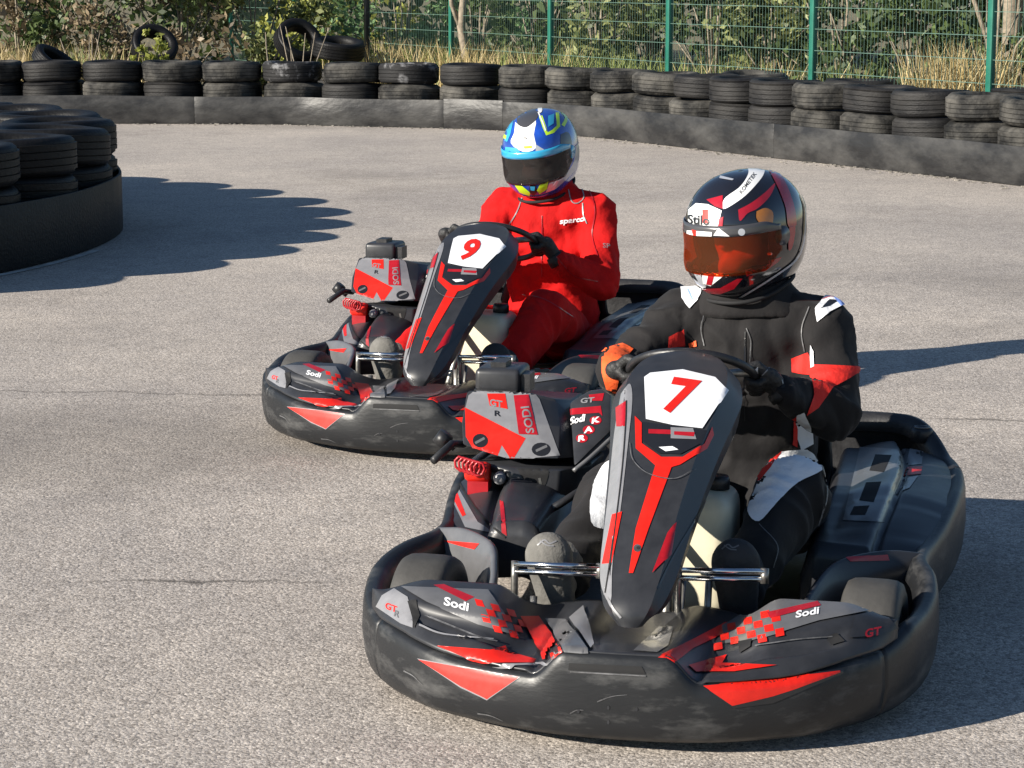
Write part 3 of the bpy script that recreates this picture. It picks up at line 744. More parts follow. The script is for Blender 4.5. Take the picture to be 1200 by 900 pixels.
    # steering column fairing
    ST = [(.79, .222, .018, .026, .02), (.787, .250, .036, .050, .03), (.765, .280, .047, .066, .05), (.70, .330, .057, .084, .07), (.58, .412, .068, .100, .08), (.46, .482, .080, .115, .09), (.34, .545, .096, .132, .10), (.24, .592, .112, .148, .10),
          (.16, .630, .118, .155, .10), (.09, .657, .108, .144, .09), (.05, .671, .090, .124, .08), (.025, .678, .064, .092, .06), (.012, .681, .04, .06, .03)]
    ST = [catmull([a, b], 1) if False else None for a, b in []] or ST
    secs = []; cen = catmull([(a[0], .004, a[1] - .018 * (1 - sst(.05, .30, a[0]))) for a in ST], 5); wf = catmull([(a[2] * .96, a[3] * .945, a[4]) for a in ST], 5)
    for i, p in enumerate(cen):
        t = (cen[min(i + 1, len(cen) - 1)] - cen[max(0, i - 1)]).normalized(); nrm = Vector((-t.z, 0, t.x)); nrm = nrm if nrm.x * 1 + nrm.z > 0 else -nrm
        w, wo, d = wf[i]
        pr = [(-wo * .94, -d), (-wo, -d * .5), (-w - .006, -.010), (-w, -.0015), (-w * .55, .002), (0, .0035), (w * .55, .002), (w, -.0015), (w + .006, -.010), (wo, -d * .5), (wo * .94, -d)]
        secs.append([p + Vector((0, y, 0)) + nrm * q for y, q in pr])
    sf = fixn(mobj('steering_fairing', *loft(secs), M['dark'], kart)); solid(sf, .005)
    try: sf.data.set_sharp_from_angle(angle=R(32))
    except Exception: pass
    # number plate: a thin panel following the fairing
    # steering wheel
    c = Vector((-.125, 0, .584)); a1 = Vector((.86, 0, .51)); a2 = Vector((0, 1, 0)); sw = mobj('steering_wheel', *ring(c, a1, a2, .150, .0105), M['black'], kart)
    nn = a1.cross(a2).normalized()
    sp = [tube([c, c + (a1 * math.cos(q) + a2 * math.sin(q)) * .145], .011, 8) for q in (R(75), R(-75), R(180))] + [tube([c - nn * .02, c + nn * .02], .045, 20)]
    mobj('spokes', *join(*sp), M['steel'], sw)
    mobj('steering_column', *tube([c, (.25, 0, .33), (.45, 0, .17)], .011), M['steel'], kart)
    # floor tray and chassis
    mobj('floor_tray', *join(box(-.62, .60, -.27, .27, .040, .046)), M['black'], kart, smooth=False)
    fr = [tube(catmull([(.66, -.20 * s, .06), (.62, -.27 * s, .06), (.3, -.29 * s, .06), (-.2, -.30 * s, .06), (-.75, -.28 * s, .08)], 6), .015, 10) for s in (-1, 1)]
    fr += [tube([(.62, -.27, .06), (.62, .27, .06)], .015), tube([(.1, -.29, .06), (.1, .29, .06)], .015), tube([(.50, -.36, .11), (.50, .36, .11)], .014), tube([(-.60, -.55, .13), (-.60, .55, .13)], .02),
           tube([(.66, -.40, .12), (.66, .40, .12)], .012), tube([(.88, -.30, .11), (.88, .30, .11)], .012), tube([(.62, .2, .06), (.88, .25, .11)], .012), tube([(.62, -.2, .06), (.88, -.25, .11)], .012)]
    mobj('chassis', *join(*fr), M['steel'], kart)
    # steering rods and brake gear seen in the footwell
    br = []
    for s in (-1, 1):
        br += [tube([(.44, .05 * s, .13), (.46, .36 * s, .13)], .007), tube([(.55, .25 * s, .06), (.52, .25 * s, .2)], .008)]
    br += [tube([(.45, .03, .06), (.45, .03, .22)], .012), tube([(.40, -.06, .1), (.40, .1, .1)], .01), tube([(.5, .12, .05), (.47, .125, .27)], .008), tube([(.5, .06, .05), (.47, .07, .24)], .006)]
    mobj('tie_rod', *join(*br), M['steel'], kart)
    # pedals: chrome double bars
    for (x0, x1, py0, py1, s) in ((603, 703, 661, 664, -1), (795, 896, 668, 670, 1)):
        A, Bq = K(x0, py0, x=.535), K(x1, py1, x=.535); dn = Vector((0, 0, -.017))
        bars = [tube([A, Bq], .0062, 12), tube([A + dn, Bq + dn], .0062, 12)]
        o = mobj('pedal', *join(*bars), M['chrome'], kart)
        mobj('pedal_arm', *tube([A + Vector((-.004, 0, .006)), A + dn * 1.6, Vector((.54, A.y, .06))], .008, 8), M['steel'], o)
        mobj('pedal_end', *tube([Bq + Vector((-.004, 0, .006)), Bq + dn * 1.5], .009, 8), M['steel'], o)
    # tank
    tk = mobj('fuel_tank', *box(.06, .27, -.055, .148, .10, .378), M['tank'], kart); bevsub(tk, .045, 1, 4)
    mobj('filler_cap', *lathe([(.0, .03), (.024, .03), (.028, .022), (.028, 0), (0, 0)], 20, 'Z', (.16, .10, .376), False), M['black'], tk)
    # wheels
    def wheel(x, y, r, w, yaw, front=True):
        q = empty('wheel', (x, y, r), yaw); q.parent = kart
        prof = [(r * .52, -w * .40), (r * .62, -w * .49), (r * .82, -w * .5), (r * .94, -w * .45), (r * .985, -w * .36), (r, -w * .2), (r, w * .2), (r * .985, w * .36), (r * .94, w * .45), (r * .82, w * .5), (r * .62, w * .49), (r * .52, w * .40), (r * .50, 0)]
        t = fixn(mobj('tyre', *lathe(prof, 48, 'Y'), M['slick'], q))
        pr = [(r * .53, -w * .42), (r * .50, -w * .44), (r * .46, -w * .38), (r * .42, -w * .2), (r * .22, -w * .12), (r * .20, -w * .3), (.0, -w * .3), (.0, w * .3), (r * .20, w * .3), (r * .22, w * .12), (r * .42, w * .2), (r * .46, w * .38), (r * .50, w * .44), (r * .53, w * .42)]
        mobj('rim', *lathe(pr, 32, 'Y', (0, 0, 0), False), M['grey'], q)
    wheel(.47, -.498, .132, .125, R(-4)); wheel(.47, .475, .132, .125, R(-4)); wheel(-.60, -.47, .138, .19, 0); wheel(-.60, .47, .138, .19, 0)
    # seat
    secs = []
    for (x, z, w, hs) in ((-.16, .14, .15, .02), (-.24, .115, .18, .05), (-.40, .10, .19, .09), (-.55, .12, .20, .12), (-.63, .20, .205, .12), (-.67, .32, .205, .11), (-.69, .43, .19, .08), (-.70, .48, .15, .03)):
        tilt = sst(.12, .3, z)
        row = []
        for k in range(13):
            u = -1 + 2 * k / 12; side = abs(u) ** 3
            row.append(Vector((x + side * hs * tilt * 1.2, .10 + u * w, z + side * hs * (1 - tilt))))
        secs.append(row)
    solid(fixn(mobj('seat', *loft(secs), M['black'], kart)), .008)
    # engine unit: painted cowl, intake body, air-box cap, pull starter
    top = [(-.38, -.615, .470), (-.38, -.455, .474), (-.40, -.385, .455), (-.47, -.355, .44), (-.64, -.36, .43), (-.66, -.50, .43), (-.64, -.615, .43)]
    mid = [(-.285, -.605, .415), (-.275, -.435, .42), (-.30, -.355, .41), (-.40, -.31, .39), (-.66, -.32, .36), (-.68, -.5, .36), (-.66, -.62, .36)]
    bot = [(-.215, -.585, .372), (-.20, -.475, .345), (-.225, -.345, .345), (-.33, -.29, .33), (-.66, -.30, .28), (-.68, -.5, .28), (-.66, -.62, .28)]
    capt = [(a * .96 + -.5 * .04, b * .96 - .5 * .04, c_ + .006) for a, b, c_ in top]
    V, Fc = loft([bot, mid, top, capt], True, True); cow = bevsub(fixn(mobj('engine_cowl', V, Fc, M['dark'], kart)), .012, 0, 3)
    lo = [(-.19, -.555, .335), (-.165, -.455, .325), (-.19, -.33, .325), (-.34, -.28, .31), (-.64, -.30, .28), (-.64, -.56, .28)]
    lb = [(-.26, -.50, .24), (-.17, -.44, .20), (-.19, -.345, .15), (-.34, -.30, .14), (-.60, -.32, .14), (-.60, -.52, .16)]
    V, Fc = loft([lb, lo], True, True); lowb = bevsub(fixn(mobj('intake_body', V, Fc, M['dark'], kart)), .01, 0, 2)
    cp = mobj('airbox_cap', *join(box(-.56, -.425, -.605, -.485, .46, .528)), M['dark'], kart); bevsub(cp, .014, 0, 3)
    mobj('cap_clip', *join(box(-.53, -.46, -.57, -.53, .527, .54), box(-.50, -.44, -.485, -.462, .47, .515), box(-.42, -.40, -.60, -.49, .462, .478)), M['black'], cp, smooth=False)
    # side hood between engine and seat
    q = [K(667, 472, x=-.40), K(690, 458, x=-.43), K(716, 455, x=-.44), K(716, 505, x=-.30), K(690, 530, x=-.24), K(672, 548, x=-.20)]
    bk = [p + Vector((-.20, .0, -.03)) for p in q]
    V = q + bk; Fc = [tuple(range(6)), tuple(range(11, 5, -1))] + [(i, i + 6, (i + 1) % 6 + 6, (i + 1) % 6) for i in range(6)]
    hood = bevsub(fixn(mobj('engine_hood', V, Fc, M['dark'], kart)), .008, 0, 2)
    o = mobj('hood_edge', *tube(catmull([K(672, 552, x=-.19), K(692, 536, x=-.22), K(718, 512, x=-.28)], 5), .006, 8), M['grey'], hood)
    # exhaust / spark gear: red coil, grey canister, cables
    coil = []
    c0 = K(538, 543, x=-.14)
    P = [c0 + Vector((.012 * k / 8, .0035 * k * .5, 0)) + Vector((0, math.cos(k * .9) * .016, math.sin(k * .9) * .018)) for k in range(40)]
    o = mobj('red_cable', *tube(P, .0035, 6), M['redd'], kart)
    a = K(560, 553, x=-.17); tk2 = mobj('red_reservoir', *lathe([(0, .03), (.022, .03), (.026, .02), (.026, -.02), (.02, -.03), (0, -.03)], 20, 'Y', a, False), M['red'], kart)
    mobj('red_bracket', *box(a.x - .02, a.x + .02, a.y - .022, a.y + .03, a.z - .065, a.z - .02), M['redd'], tk2, smooth=False)
    a2_ = K(586, 560, x=-.17); mobj('hose_fitting', *lathe([(0, .02), (.012, .02), (.016, .006), (.016, -.02), (0, -.02)], 16, 'X', a2_, False), M['lgrey'], kart)
    hd = K(520, 515, x=-.25); hk = mobj('start_handle', *join(tube([hd + Vector((0, .03, -.02)), hd], .012, 8), tube([hd + Vector((0, -.012, -.012)), hd + Vector((0, .008, .014))], .020, 10)), M['black'], kart)
    mobj('handle_bar', *tube([K(478 + 30, 540, x=-.12), K(530, 520, x=-.2), hd + Vector((0, .05, -.01)), K(556, 505, x=-.3)], .010, 8), M['black'], hk)
    mobj('hose', *join(tube(catmull([K(640, 600, x=-.1), K(665, 585, x=-.12), K(700, 560, x=-.2), K(720, 530, x=-.25)], 6), .010, 8), tube(catmull([K(600, 600, x=-.12), K(630, 640, x=.05), K(680, 650, x=.15)], 6), .012, 8)), M['black'], kart)
    eb = mobj('engine_block', *join(box(-.55, -.26, -.50, -.33, .07, .20), box(-.40, -.22, -.46, -.36, .06, .16), *[box(-.245 - .02 * k, -.24 - .02 * k, -.52, -.31, .10, .21) for k in range(6)]), M['steel'], kart, smooth=False)
    # column of switches left of seat
    mobj('fuel_valve', *join(box(-.30, -.22, .335, .37, .20, .235), tube([(-.2, .34, .10), (-.28, .345, .22)], .008)), M['steel'], kart, smooth=False)

    # ---------------- markings
    m = lambda t, g_, mm, **k: mark(t, g_, M[mm], F7, lift=.0035 if t is ff else .0026, **k)
    # bumper: red triangles, slot, seams, scuffs
    m(fbm, poly([(489, 771.5), (610, 793.5), (571, 820.5), (540, 806)]), 'lgrey'); m(fbm, poly([(491, 773), (608, 794), (571, 819), (540, 804)]), 'red')
    m(fbm, poly([(821, 803), (988, 784), (988, 789), (906, 824), (860, 830)]), 'blk'); m(fbm, poly([(824, 804), (905, 796), (984, 786), (984, 788), (930, 808), (905, 816), (858, 827)]), 'red')
    m(fbm, poly([(667, 777), (752, 781), (757, 790), (666, 785)]), 'void'); m(fbm, stroke([(668, 787), (757, 792)], 1.6), 'scuff')
    for a in ((700, 822, 735, 814), (668, 836, 684, 832), (560, 836, 590, 845), (474, 786, 496, 802)):
        m(fbm, stroke([(a[0], a[1]), ((a[0] + a[2]) / 2, (a[1] + a[3]) / 2 - 2), (a[2], a[3])], (1.6, .4)), 'scuff')
    for a in ((713, 829), (678, 833), (746, 831), (713, 846)): m(fbm, disc(a[0], a[1], 1.5, 2.4), 'dark')
    m(fbm, stroke([(436, 705), (434, 770), (445, 800)], 1.8), 'void')
    # fairing deck, image left wing
    m(ff, poly([(441, 711), (448, 698), (462, 690), (478, 700), (484, 722), (484, 736), (470, 731)]), 'lgrey')
    m(ff, text('GT', (452, 713), (10, 4), (1, -10), .03), 'red'); m(ff, text('R', (462, 722), (10, 4), (2, -10), .02), 'grey')
    m(ff, poly([(478, 705), (488, 703), (492, 722), (486, 737), (482, 720)]), 'void')
    m(ff, poly([(470, 688), (572, 692), (608, 746), (560, 732), (500, 706)]), 'grey')
    m(ff, poly([(508, 687), (520, 686), (556, 701), (546, 706)]), 'redd')
    m(ff, text('Sodi', (520, 710), (17, 4.5), (1.5, -13), .03), 'white')
    ck = random.Random(2)
    for i in range(6):
        for j in range(4):
            if (i + j) % 2 == 0:
                x, y = 556 + i * 9 + j * 4, 703 + j * 9 + i * 3
                if x < 612 and y < 752 and y > 700 + (x - 556) * .3: m(ff, poly([(x, y), (x + 9, y + 2), (x + 12, y + 10), (x + 3, y + 8)]), 'red')
    m(ff, stroke([(492, 733), (520, 744), (578, 750)], (2, 1.2)), 'lgrey'); m(ff, stroke([(498, 722), (560, 747), (582, 753)], (2.2, 1.5)), 'scuff')
    m(ff, poly([(512, 757), (575, 762), (592, 757), (596, 764), (628, 773), (626, 777), (560, 777)]), 'red')
    m(ff, stroke([(470, 752), (500, 768), (560, 780), (635, 779), (652, 766)], 2.2), 'lgrey')  # light grey stroke paints the highlight along the wing's lower edge
    # centre panels
    m(ff, poly([(608, 724), (630, 724), (662, 766), (638, 775)]), 'red')
    m(ff, poly([(638, 727), (664, 728), (690, 765), (664, 766)]), 'grey'); m(ff, poly([(668, 726), (684, 712), (696, 757), (692, 762)]), 'lgrey')
    m(ff, poly([(742, 763), (772, 735), (790, 735), (783, 757), (770, 765)]), 'grey')
    # image right wing
    m(ff, poly([(771, 770), (850, 730), (872, 728), (864, 736), (812, 760), (790, 777)]), 'red')
    m(ff, poly([(846, 734), (905, 700), (1010, 704), (1040, 712), (960, 728), (880, 752), (850, 755)]), 'grey')
    for i in range(8):
        for j in range(4):
            if (i + j) % 2 == 0:
                x, y = 832 + i * 10 + j * 2, 748 - i * 3.6 + (j - 1) * 8
                if y < 757 - (x - 832) * .18: m(ff, poly([(x, y), (x + 10, y - 2), (x + 11, y + 6), (x + 1, y + 8)]), 'red')
    m(ff, poly([(900, 719), (958, 706), (962, 711), (903, 726)]), 'redd'); m(ff, text('Sodi', (932, 726), (16, -3), (1, -11), .03), 'white')
    m(ff, poly([(806, 780), (852, 768), (846, 778), (910, 780), (860, 788), (815, 788)]), 'red')
    m(ff, poly([(994, 748), (1002, 722), (1032, 716), (1052, 736), (1030, 745)]), 'dark')
    m(ff, text('GT', (1012, 748), (14, -3), (1, -13), .03), 'redd'); m(ff, poly([(866, 753), (882, 750), (880, 758), (868, 766)]), 'void'); m(ff, poly([(968, 746), (980, 742), (990, 752), (974, 757)]), 'void')
    m(ff, stroke([(885, 757), (930, 750), (975, 746)], 1.3), 'scuff')
    # steering fairing: light flank, red spear, black badge, plate
    m(sf, smoothpoly([(728, 462), (738, 450), (741, 470), (736, 520), (727, 600), (718, 660), (716, 705), (706, 690), (704, 660), (712, 590), (720, 510)], 4), 'lgrey')
    m(sf, poly([(722, 478), (734, 470), (733, 500), (723, 500)]), 'redd'); m(sf, poly([(718, 603), (729, 600), (717, 660), (706, 661)]), 'red')
    m(sf, stroke([(712, 700), (718, 712), (728, 724)], 2.5), 'lgrey')
    m(sf, stroke([(734, 470), (733, 500), (728, 560), (716, 655), (710, 695)], 1.4), 'void'); m(sf, stroke([(862, 500), (850, 545), (820, 600), (790, 650), (770, 690)], 2.2), 'blk')
    m(sf, poly([(744, 488), (752, 496), (752, 520), (775, 536), (800, 536), (825, 520), (834, 500), (836, 510), (828, 526), (797, 545), (787, 548), (760, 620), (742, 672), (737, 672), (745, 620), (768, 546), (745, 526)]), 'red')
    m(sf, poly([(753, 495), (828, 505), (822, 520), (797, 533), (772, 532), (753, 518)]), 'blk')
    m(sf, poly([(755, 443), (762, 438), (800, 434), (838, 443), (853, 458), (823, 503), (788, 499), (757, 492)]), 'paper')
    m(sf, poly([(760, 504), (790, 505), (789, 510), (760, 509)]), 'redd'); m(sf, poly([(786, 502), (812, 503), (816, 516), (786, 515)]), 'lgrey'); m(sf, poly([(790, 507), (814, 508), (813, 513), (790, 511)]), 'redd')
    m(sf, poly([(772, 525), (788, 524), (795, 528), (780, 530)]), 'white')
    m(sf, poly([(782, 625), (792, 612), (786, 650), (764, 672)]), 'redd')
    m(sf, disc(747, 643, 4.5, 4.5), 'steel'); m(sf, disc(748, 643, 1.8, 1.8), 'void')
    m(sf, stroke([(738, 520), (742, 540), (760, 556), (790, 562), (815, 550)], 1.0), 'scuff')
    # engine cowl
    m(cow, poly([(549, 464), (556, 458), (623, 457), (632, 468), (656, 534), (600, 539), (570, 530), (548, 516), (545, 480)]), 'lgrey')
    m(cow, poly([(545, 478), (616, 514), (600, 541), (588, 522), (582, 538), (556, 529), (546, 512)]), 'red')
    m(cow, poly([(602, 464), (619, 463), (630, 510), (608, 509)]), 'redd'); m(cow, text('SODI', (606, 508), (3.2, -14.5), (-13, 2), .03) if False else poly([(571, 462), (592, 462), (595, 480), (574, 476)]), 'red')
    m(cow, text('GT', (574, 476), (11, 2), (0, -11), .03), 'lgrey'); m(cow, text('R', (579, 488), (13, 1), (0, -9), .02), 'blk'); m(cow, text('SODI', (626, 508), (-3.0, -14), (-13, 1.5), .02), 'lgrey')
    m(cow, disc(563, 517, 9, 8), 'blk'); m(cow, stroke([(557, 520), (568, 514)], 3), 'grey'); m(cow, disc(634, 527, 11, 8), 'blk'); m(cow, stroke([(628, 529), (641, 523)], 3), 'grey')
    m(cow, stroke([(556, 532), (580, 540), (600, 543), (655, 539)], 1.6), 'white')
    m(lowb, poly([(606, 549), (645, 549), (640, 566), (630, 582), (622, 578)]), 'void'); m(lowb, stroke([(632, 560), (635, 574)], 3), 'steel')
    m(hood, poly([(660, 480), (704, 476), (706, 488), (702, 484), (660, 487)]), 'redd'); m(hood, text('Sodi', (671, 506), (9, -11), (-9, -6), .03) if False else text('Sodi', (668, 498), (10, -2.5), (2, -12), .03), 'white')
    for (tx, ty, ch) in ((693, 497, 'K'), (685, 508, 'A'), (677, 518, 'R')):
        m(hood, disc(tx + 5, ty - 4, 7, 5), 'redd'); m(hood, text(ch, (tx, ty), (13, -3), (1, -9), .04), 'white')
    m(hood, poly([(690, 463), (708, 461), (706, 470), (692, 470)]), 'redd'); m(hood, text('GT', (680, 473), (12, -1), (1, -8), .03), 'lgrey')
    # right pod (image left)
    m(podR, poly([(516, 557), (526, 553), (560, 612), (582, 626), (545, 618)]), 'lgrey'); m(podR, poly([(519, 560), (528, 556), (546, 604), (542, 606)]), 'red')
    m(podR, poly([(503, 572), (517, 575), (512, 594)]), 'lgrey'); m(podR, poly([(586, 586), (590, 588), (594, 628), (588, 624)]), 'redd'); m(podR, stroke([(532, 556), (560, 600), (592, 630)], 2), 'void')
    m(wg, poly([(516, 633), (562, 637), (556, 644), (540, 640)]), 'red')
    # left pod (image right)
    m(podL, poly([(1008, 524), (1062, 527), (1036, 612), (988, 610)]), 'grey')
    for q in ([(1026, 533), (1045, 534), (1036, 554), (1019, 552)], [(1015, 566), (1033, 565), (1024, 589), (1007, 587)], [(1001, 594), (1019, 593), (1014, 604), (996, 604)]): m(podL, poly(q), 'void')
    m(podL, poly([(1067, 522), (1083, 520), (1080, 544), (1062, 546)]), 'lgrey'); m(podL, poly([(1061, 548), (1081, 547), (1079, 556), (1058, 558)]), 'red'); m(podL, poly([(1056, 562), (1076, 558), (1066, 572), (1048, 580)]), 'lgrey')
    m(wgl, poly([(990, 653), (1040, 650), (1042, 657), (996, 658)]), 'redd')
    return kart, sf

kart7, sf7 = build_kart()
tag(kart7, 'grey, black and red racing kart with number 7, nearest the camera', 'go-kart', 'racing karts on the track')
def copy_tree(o, parent=None):
    c = o.copy(); C.objects.link(c); c.parent = parent
    for ch in list(o.children): copy_tree(ch, c)
    return c
kart9 = copy_tree(kart7)
kart9.location = (F9.X, F9.Y, 0); kart9.rotation_euler = (0, 0, F9.rot)
tag(kart9, 'grey, black and red racing kart with number 9, behind and left of the other kart', 'go-kart', 'racing karts on the track')
sf9 = [c for c in kart9.children if c.name.startswith('steering_fairing')][0]
sf9.data = sf9.data.copy()
for f_, o_, txt, org, rt, up in ((F7, sf7, '7', (774, 481), (62, 9), (21, -53), ), (F7, sf9, '9', (772, 482), (60, 9), (14, -54))):
    _LAY.setdefault(o_.name, _LAY[sf7.name]); mark(o_, text(txt, org, rt, up, .035), M['red'], f_, lift=.004, L=6)

# ================================================================== THE DRIVERS
def caps(p1, p2, r1, r2, seg=18, flat=None):
    p1, p2 = Vector(p1), Vector(p2); t = (p2 - p1); L = t.length; t.normalize(); u = t.orthogonal().normalized(); w = t.cross(u); secs = []
    prof = [(-r1 * math.cos(a), r1 * math.sin(a)) for a in [math.pi / 2 * k / 5 + .02 for k in range(5)]] + [(0, r1), (L * .33, r1 + (r2 - r1) * .33), (L * .66, r1 + (r2 - r1) * .66), (L, r2)] + \
           [(L + r2 * math.sin(a), r2 * math.cos(a)) for a in [math.pi / 2 * k / 5 for k in range(1, 5)]] + [(L + r2 * .999, .002)]
    for d, r in prof:
        row = []
        for j in range(seg):
            v = (u * math.cos(2 * math.pi * j / seg) + w * math.sin(2 * math.pi * j / seg)) * r
            if flat: ax, k = Vector(flat[0]).normalized(), flat[1]; v = v - ax * v.dot(ax) * (1 - k)
            row.append(p1 + t * d + v)
        secs.append(row)
    return loft(secs, True, True)
def ell(c, rx, ry, rz, rot=None, n=16):
    c = Vector(c); secs = []
    for i in range(1, n):
        a = math.pi * i / n; row = []
        for j in range(20):
            b = 2 * math.pi * j / 20; v = Vector((rx * math.sin(a) * math.cos(b), ry * math.sin(a) * math.sin(b), rz * math.cos(a)))
            if rot: v = rot @ v
            row.append(c + v)
        secs.append(row)
    return loft(secs, True, True)
def fuse(name, parts, m, parent, voxel=.008, smooth=6, wr=0.0, wscale=9):
    o = fixn(mobj(name, *join(*parts), m, parent))
    r = o.modifiers.new('r', 'REMESH'); r.mode = 'VOXEL'; r.voxel_size = voxel; r.use_smooth_shade = True
    s = o.modifiers.new('s', 'SMOOTH'); s.iterations = smooth; s.factor = .6; bake(o)
    if wr:
        me = o.data; N = [v.normal.copy() for v in me.vertices]
        for i, v in enumerate(me.vertices):
            p = v.co * wscale; q_ = noise.noise(v.co * 4) * 1.2; k = abs(noise.noise(Vector((p.x * 1.1 + q_, p.y * 1.0 - q_, p.z * 1.0 + q_)))) ; k2 = noise.noise(v.co * 26 + Vector((5, 5, 5)))
            v.co += N[i] * (wr * (.5 - 2.2 * k) + wr * .07 * k2)
    me = o.data; me.polygons.foreach_set('use_smooth', [True] * len(me.polygons)); me.update(); return o

def hand(side, grip, tang, c, wrist, parent, label=None):
    """fingers curled round the rim at point grip; tang = rim tangent (towards the thumb), c = wheel centre"""
    tang = tang.normalized(); out = (grip - c); out = (out - tang * out.dot(tang)).normalized(); ax = out.cross(tang).normalized()
    if ax.x > 0: ax = -ax      # ax: towards the driver
    parts = []; rr = .021
    lens = (.95, 1.1, 1.05, .85)
    for k in range(4):
        o = grip + tang * (.030 - .020 * k); a0 = R(-15); pts = []
        for q in range(6):
            a = a0 + R(46) * q * lens[k]
            pts.append(o + (out * math.cos(a) + (-ax) * math.sin(a)) * (rr + (.012 if q < 1 else 0)))
        # from the back of the hand outward, over the front of the rim, tips tucked inward
        for q in range(5): parts.append(caps(pts[q], pts[q + 1], .0115 - .0006 * q, .0110 - .0006 * q, 10))
    kn = grip + out * (rr + .010) + ax * .004
    palm_c = kn.lerp(wrist, .38)
    parts.append(caps(kn + tang * .028, kn - tang * .028, .017, .015, 12)); parts.append(caps(kn + tang * .012, wrist, .030, .026, 14, (ax, .8))); parts.append(caps(kn - tang * .014, wrist, .027, .026, 14, (ax, .8)))
    th0 = palm_c + tang * .025; th1 = grip + tang * .052 + ax * .018; th2 = grip + tang * .058 - out * .022 + ax * .010
    parts += [caps(th0, th1, .016, .013, 10), caps(th1, th2, .013, .010, 10)]
    g_ = fuse('glove', parts, M['glove'], parent, .0035, 2)
    mobj('cuff', *tube([wrist + (kn - wrist) * .25, wrist, wrist - (kn - wrist) * .35], [.032, .036, .038], 18), M['glove'], g_)
    return g_

def helmet_r(d):
    """distance of the shell from the centre of the head along unit direction d (x forward, y left, z up)"""
    ax = .158 if d.x > 0 else .168; az = .152 if d.z > 0 else .165; ay = .128
    e = 2.35; r = (abs(d.x / ax) ** e + abs(d.y / ay) ** e + abs(d.z / az) ** e) ** (-1 / e)
    r *= 1 + .085 * sst(.35, .9, d.x) * sst(-.05, -.45, d.z) * (1 - sst(-.75, -.95, d.z))
    return r
def helmet(parent, c, yaw, pitch, roll, shell, visor, band, label):
    Rm = Matrix.Rotation(yaw, 3, 'Z') @ Matrix.Rotation(pitch, 3, 'Y') @ Matrix.Rotation(roll, 3, 'X'); c = Vector(c)
    nu, nv = 72, 54; V = []; keep = []
    def pt(az, el, k=1.0):
        d = Vector((math.cos(el) * math.cos(az), math.cos(el) * math.sin(az), math.sin(el))); p = d * helmet_r(d) * k
        cut = -.118 - .030 * sst(-.1, .12, p.x)
        if p.z < cut: s = sst(0, .06, cut - p.z); p = Vector((p.x * (1 - .04 * s), p.y * (1 - .04 * s), cut))
        return p
    for i in range(nu):
        for j in range(nv + 1): V.append(pt(2 * math.pi * i / nu, -math.pi / 2 * .93 + (math.pi / 2 * .93 + math.pi / 2 - .01) * j / nv))
    Fc = []
    for i in range(nu):
        for j in range(nv):
            ids = (i * (nv + 1) + j, ((i + 1) % nu) * (nv + 1) + j, ((i + 1) % nu) * (nv + 1) + j + 1, i * (nv + 1) + j + 1)
            m_ = (V[ids[0]] + V[ids[2]]) / 2; az = math.atan2(m_.y, m_.x)
            if abs(az) < R(66) and -.066 < m_.z < .040 + .0 and m_.x > 0: continue
            if m_.z < -.112 and (m_.x ** 2 + m_.y ** 2) < .085 ** 2: continue
            Fc.append(ids)
    sh = fixn(mobj('helmet', [c + Rm @ v for v in V], Fc, shell, parent)); solid(sh, .007)
    tag(sh, label)
    # visor with a rim band
    def vp(u, v, k):
        az = R(-82) + R(164) * u; s = abs(2 * u - 1); z0 = -.072 + .040 * sst(.7, 1, s); z1 = .046 - .014 * sst(.7, 1, s)
        z = z0 + (z1 - z0) * v; d = Vector((math.cos(az), math.sin(az), 0))
        lo, hi = 0.0, 1.2
        el = math.atan2(z, .16)
        for _ in range(6):
            dd = Vector((math.cos(el) * d.x, math.cos(el) * d.y, math.sin(el))); r = helmet_r(dd); el += (z - r * math.sin(el)) / r
        dd = Vector((math.cos(el) * d.x, math.cos(el) * d.y, math.sin(el))); return c + Rm @ (dd * helmet_r(dd) * k)
    vi = fixn(mobj('visor', *grid(lambda u, v: vp(u, v, 1.022), 48, 14), visor, sh)); solid(vi, .0025)
    def bandf(u, v):
        return vp(u, .80 + .22 * v, 1.030)
    bd = fixn(mobj('visor_band', *grid(bandf, 48, 3), band, sh)); solid(bd, .002)
    for s in (-1, 1):
        p = c + Rm @ (Vector((math.cos(R(84)) * 1, s * math.sin(R(84)), .02)).normalized() * .1); dirv = (Rm @ Vector((.1, s, .02))).normalized()
        q = c + dirv * (helmet_r(Vector((.1, s, .05)).normalized()) + .002)
        mobj('visor_pivot', *tube([q - dirv * .012, q + dirv * .001], [.026, .024], 20), band, sh)
    # rubber rim round the bottom
    rim = []
    for i in range(64):
        p = pt(2 * math.pi * i / 64, -math.pi / 2 * .62, 1.0); q = pt(2 * math.pi * i / 64, -.82, 1.0); rim.append(c + Rm @ Vector((q.x * .985, q.y * .985, -.122 - .030 * sst(-.1, .12, q.x))))
    rim.append(rim[0]); mobj('rim_trim', *tube(rim, .0055, 8, False), M['void'], sh)
    return sh, Rm

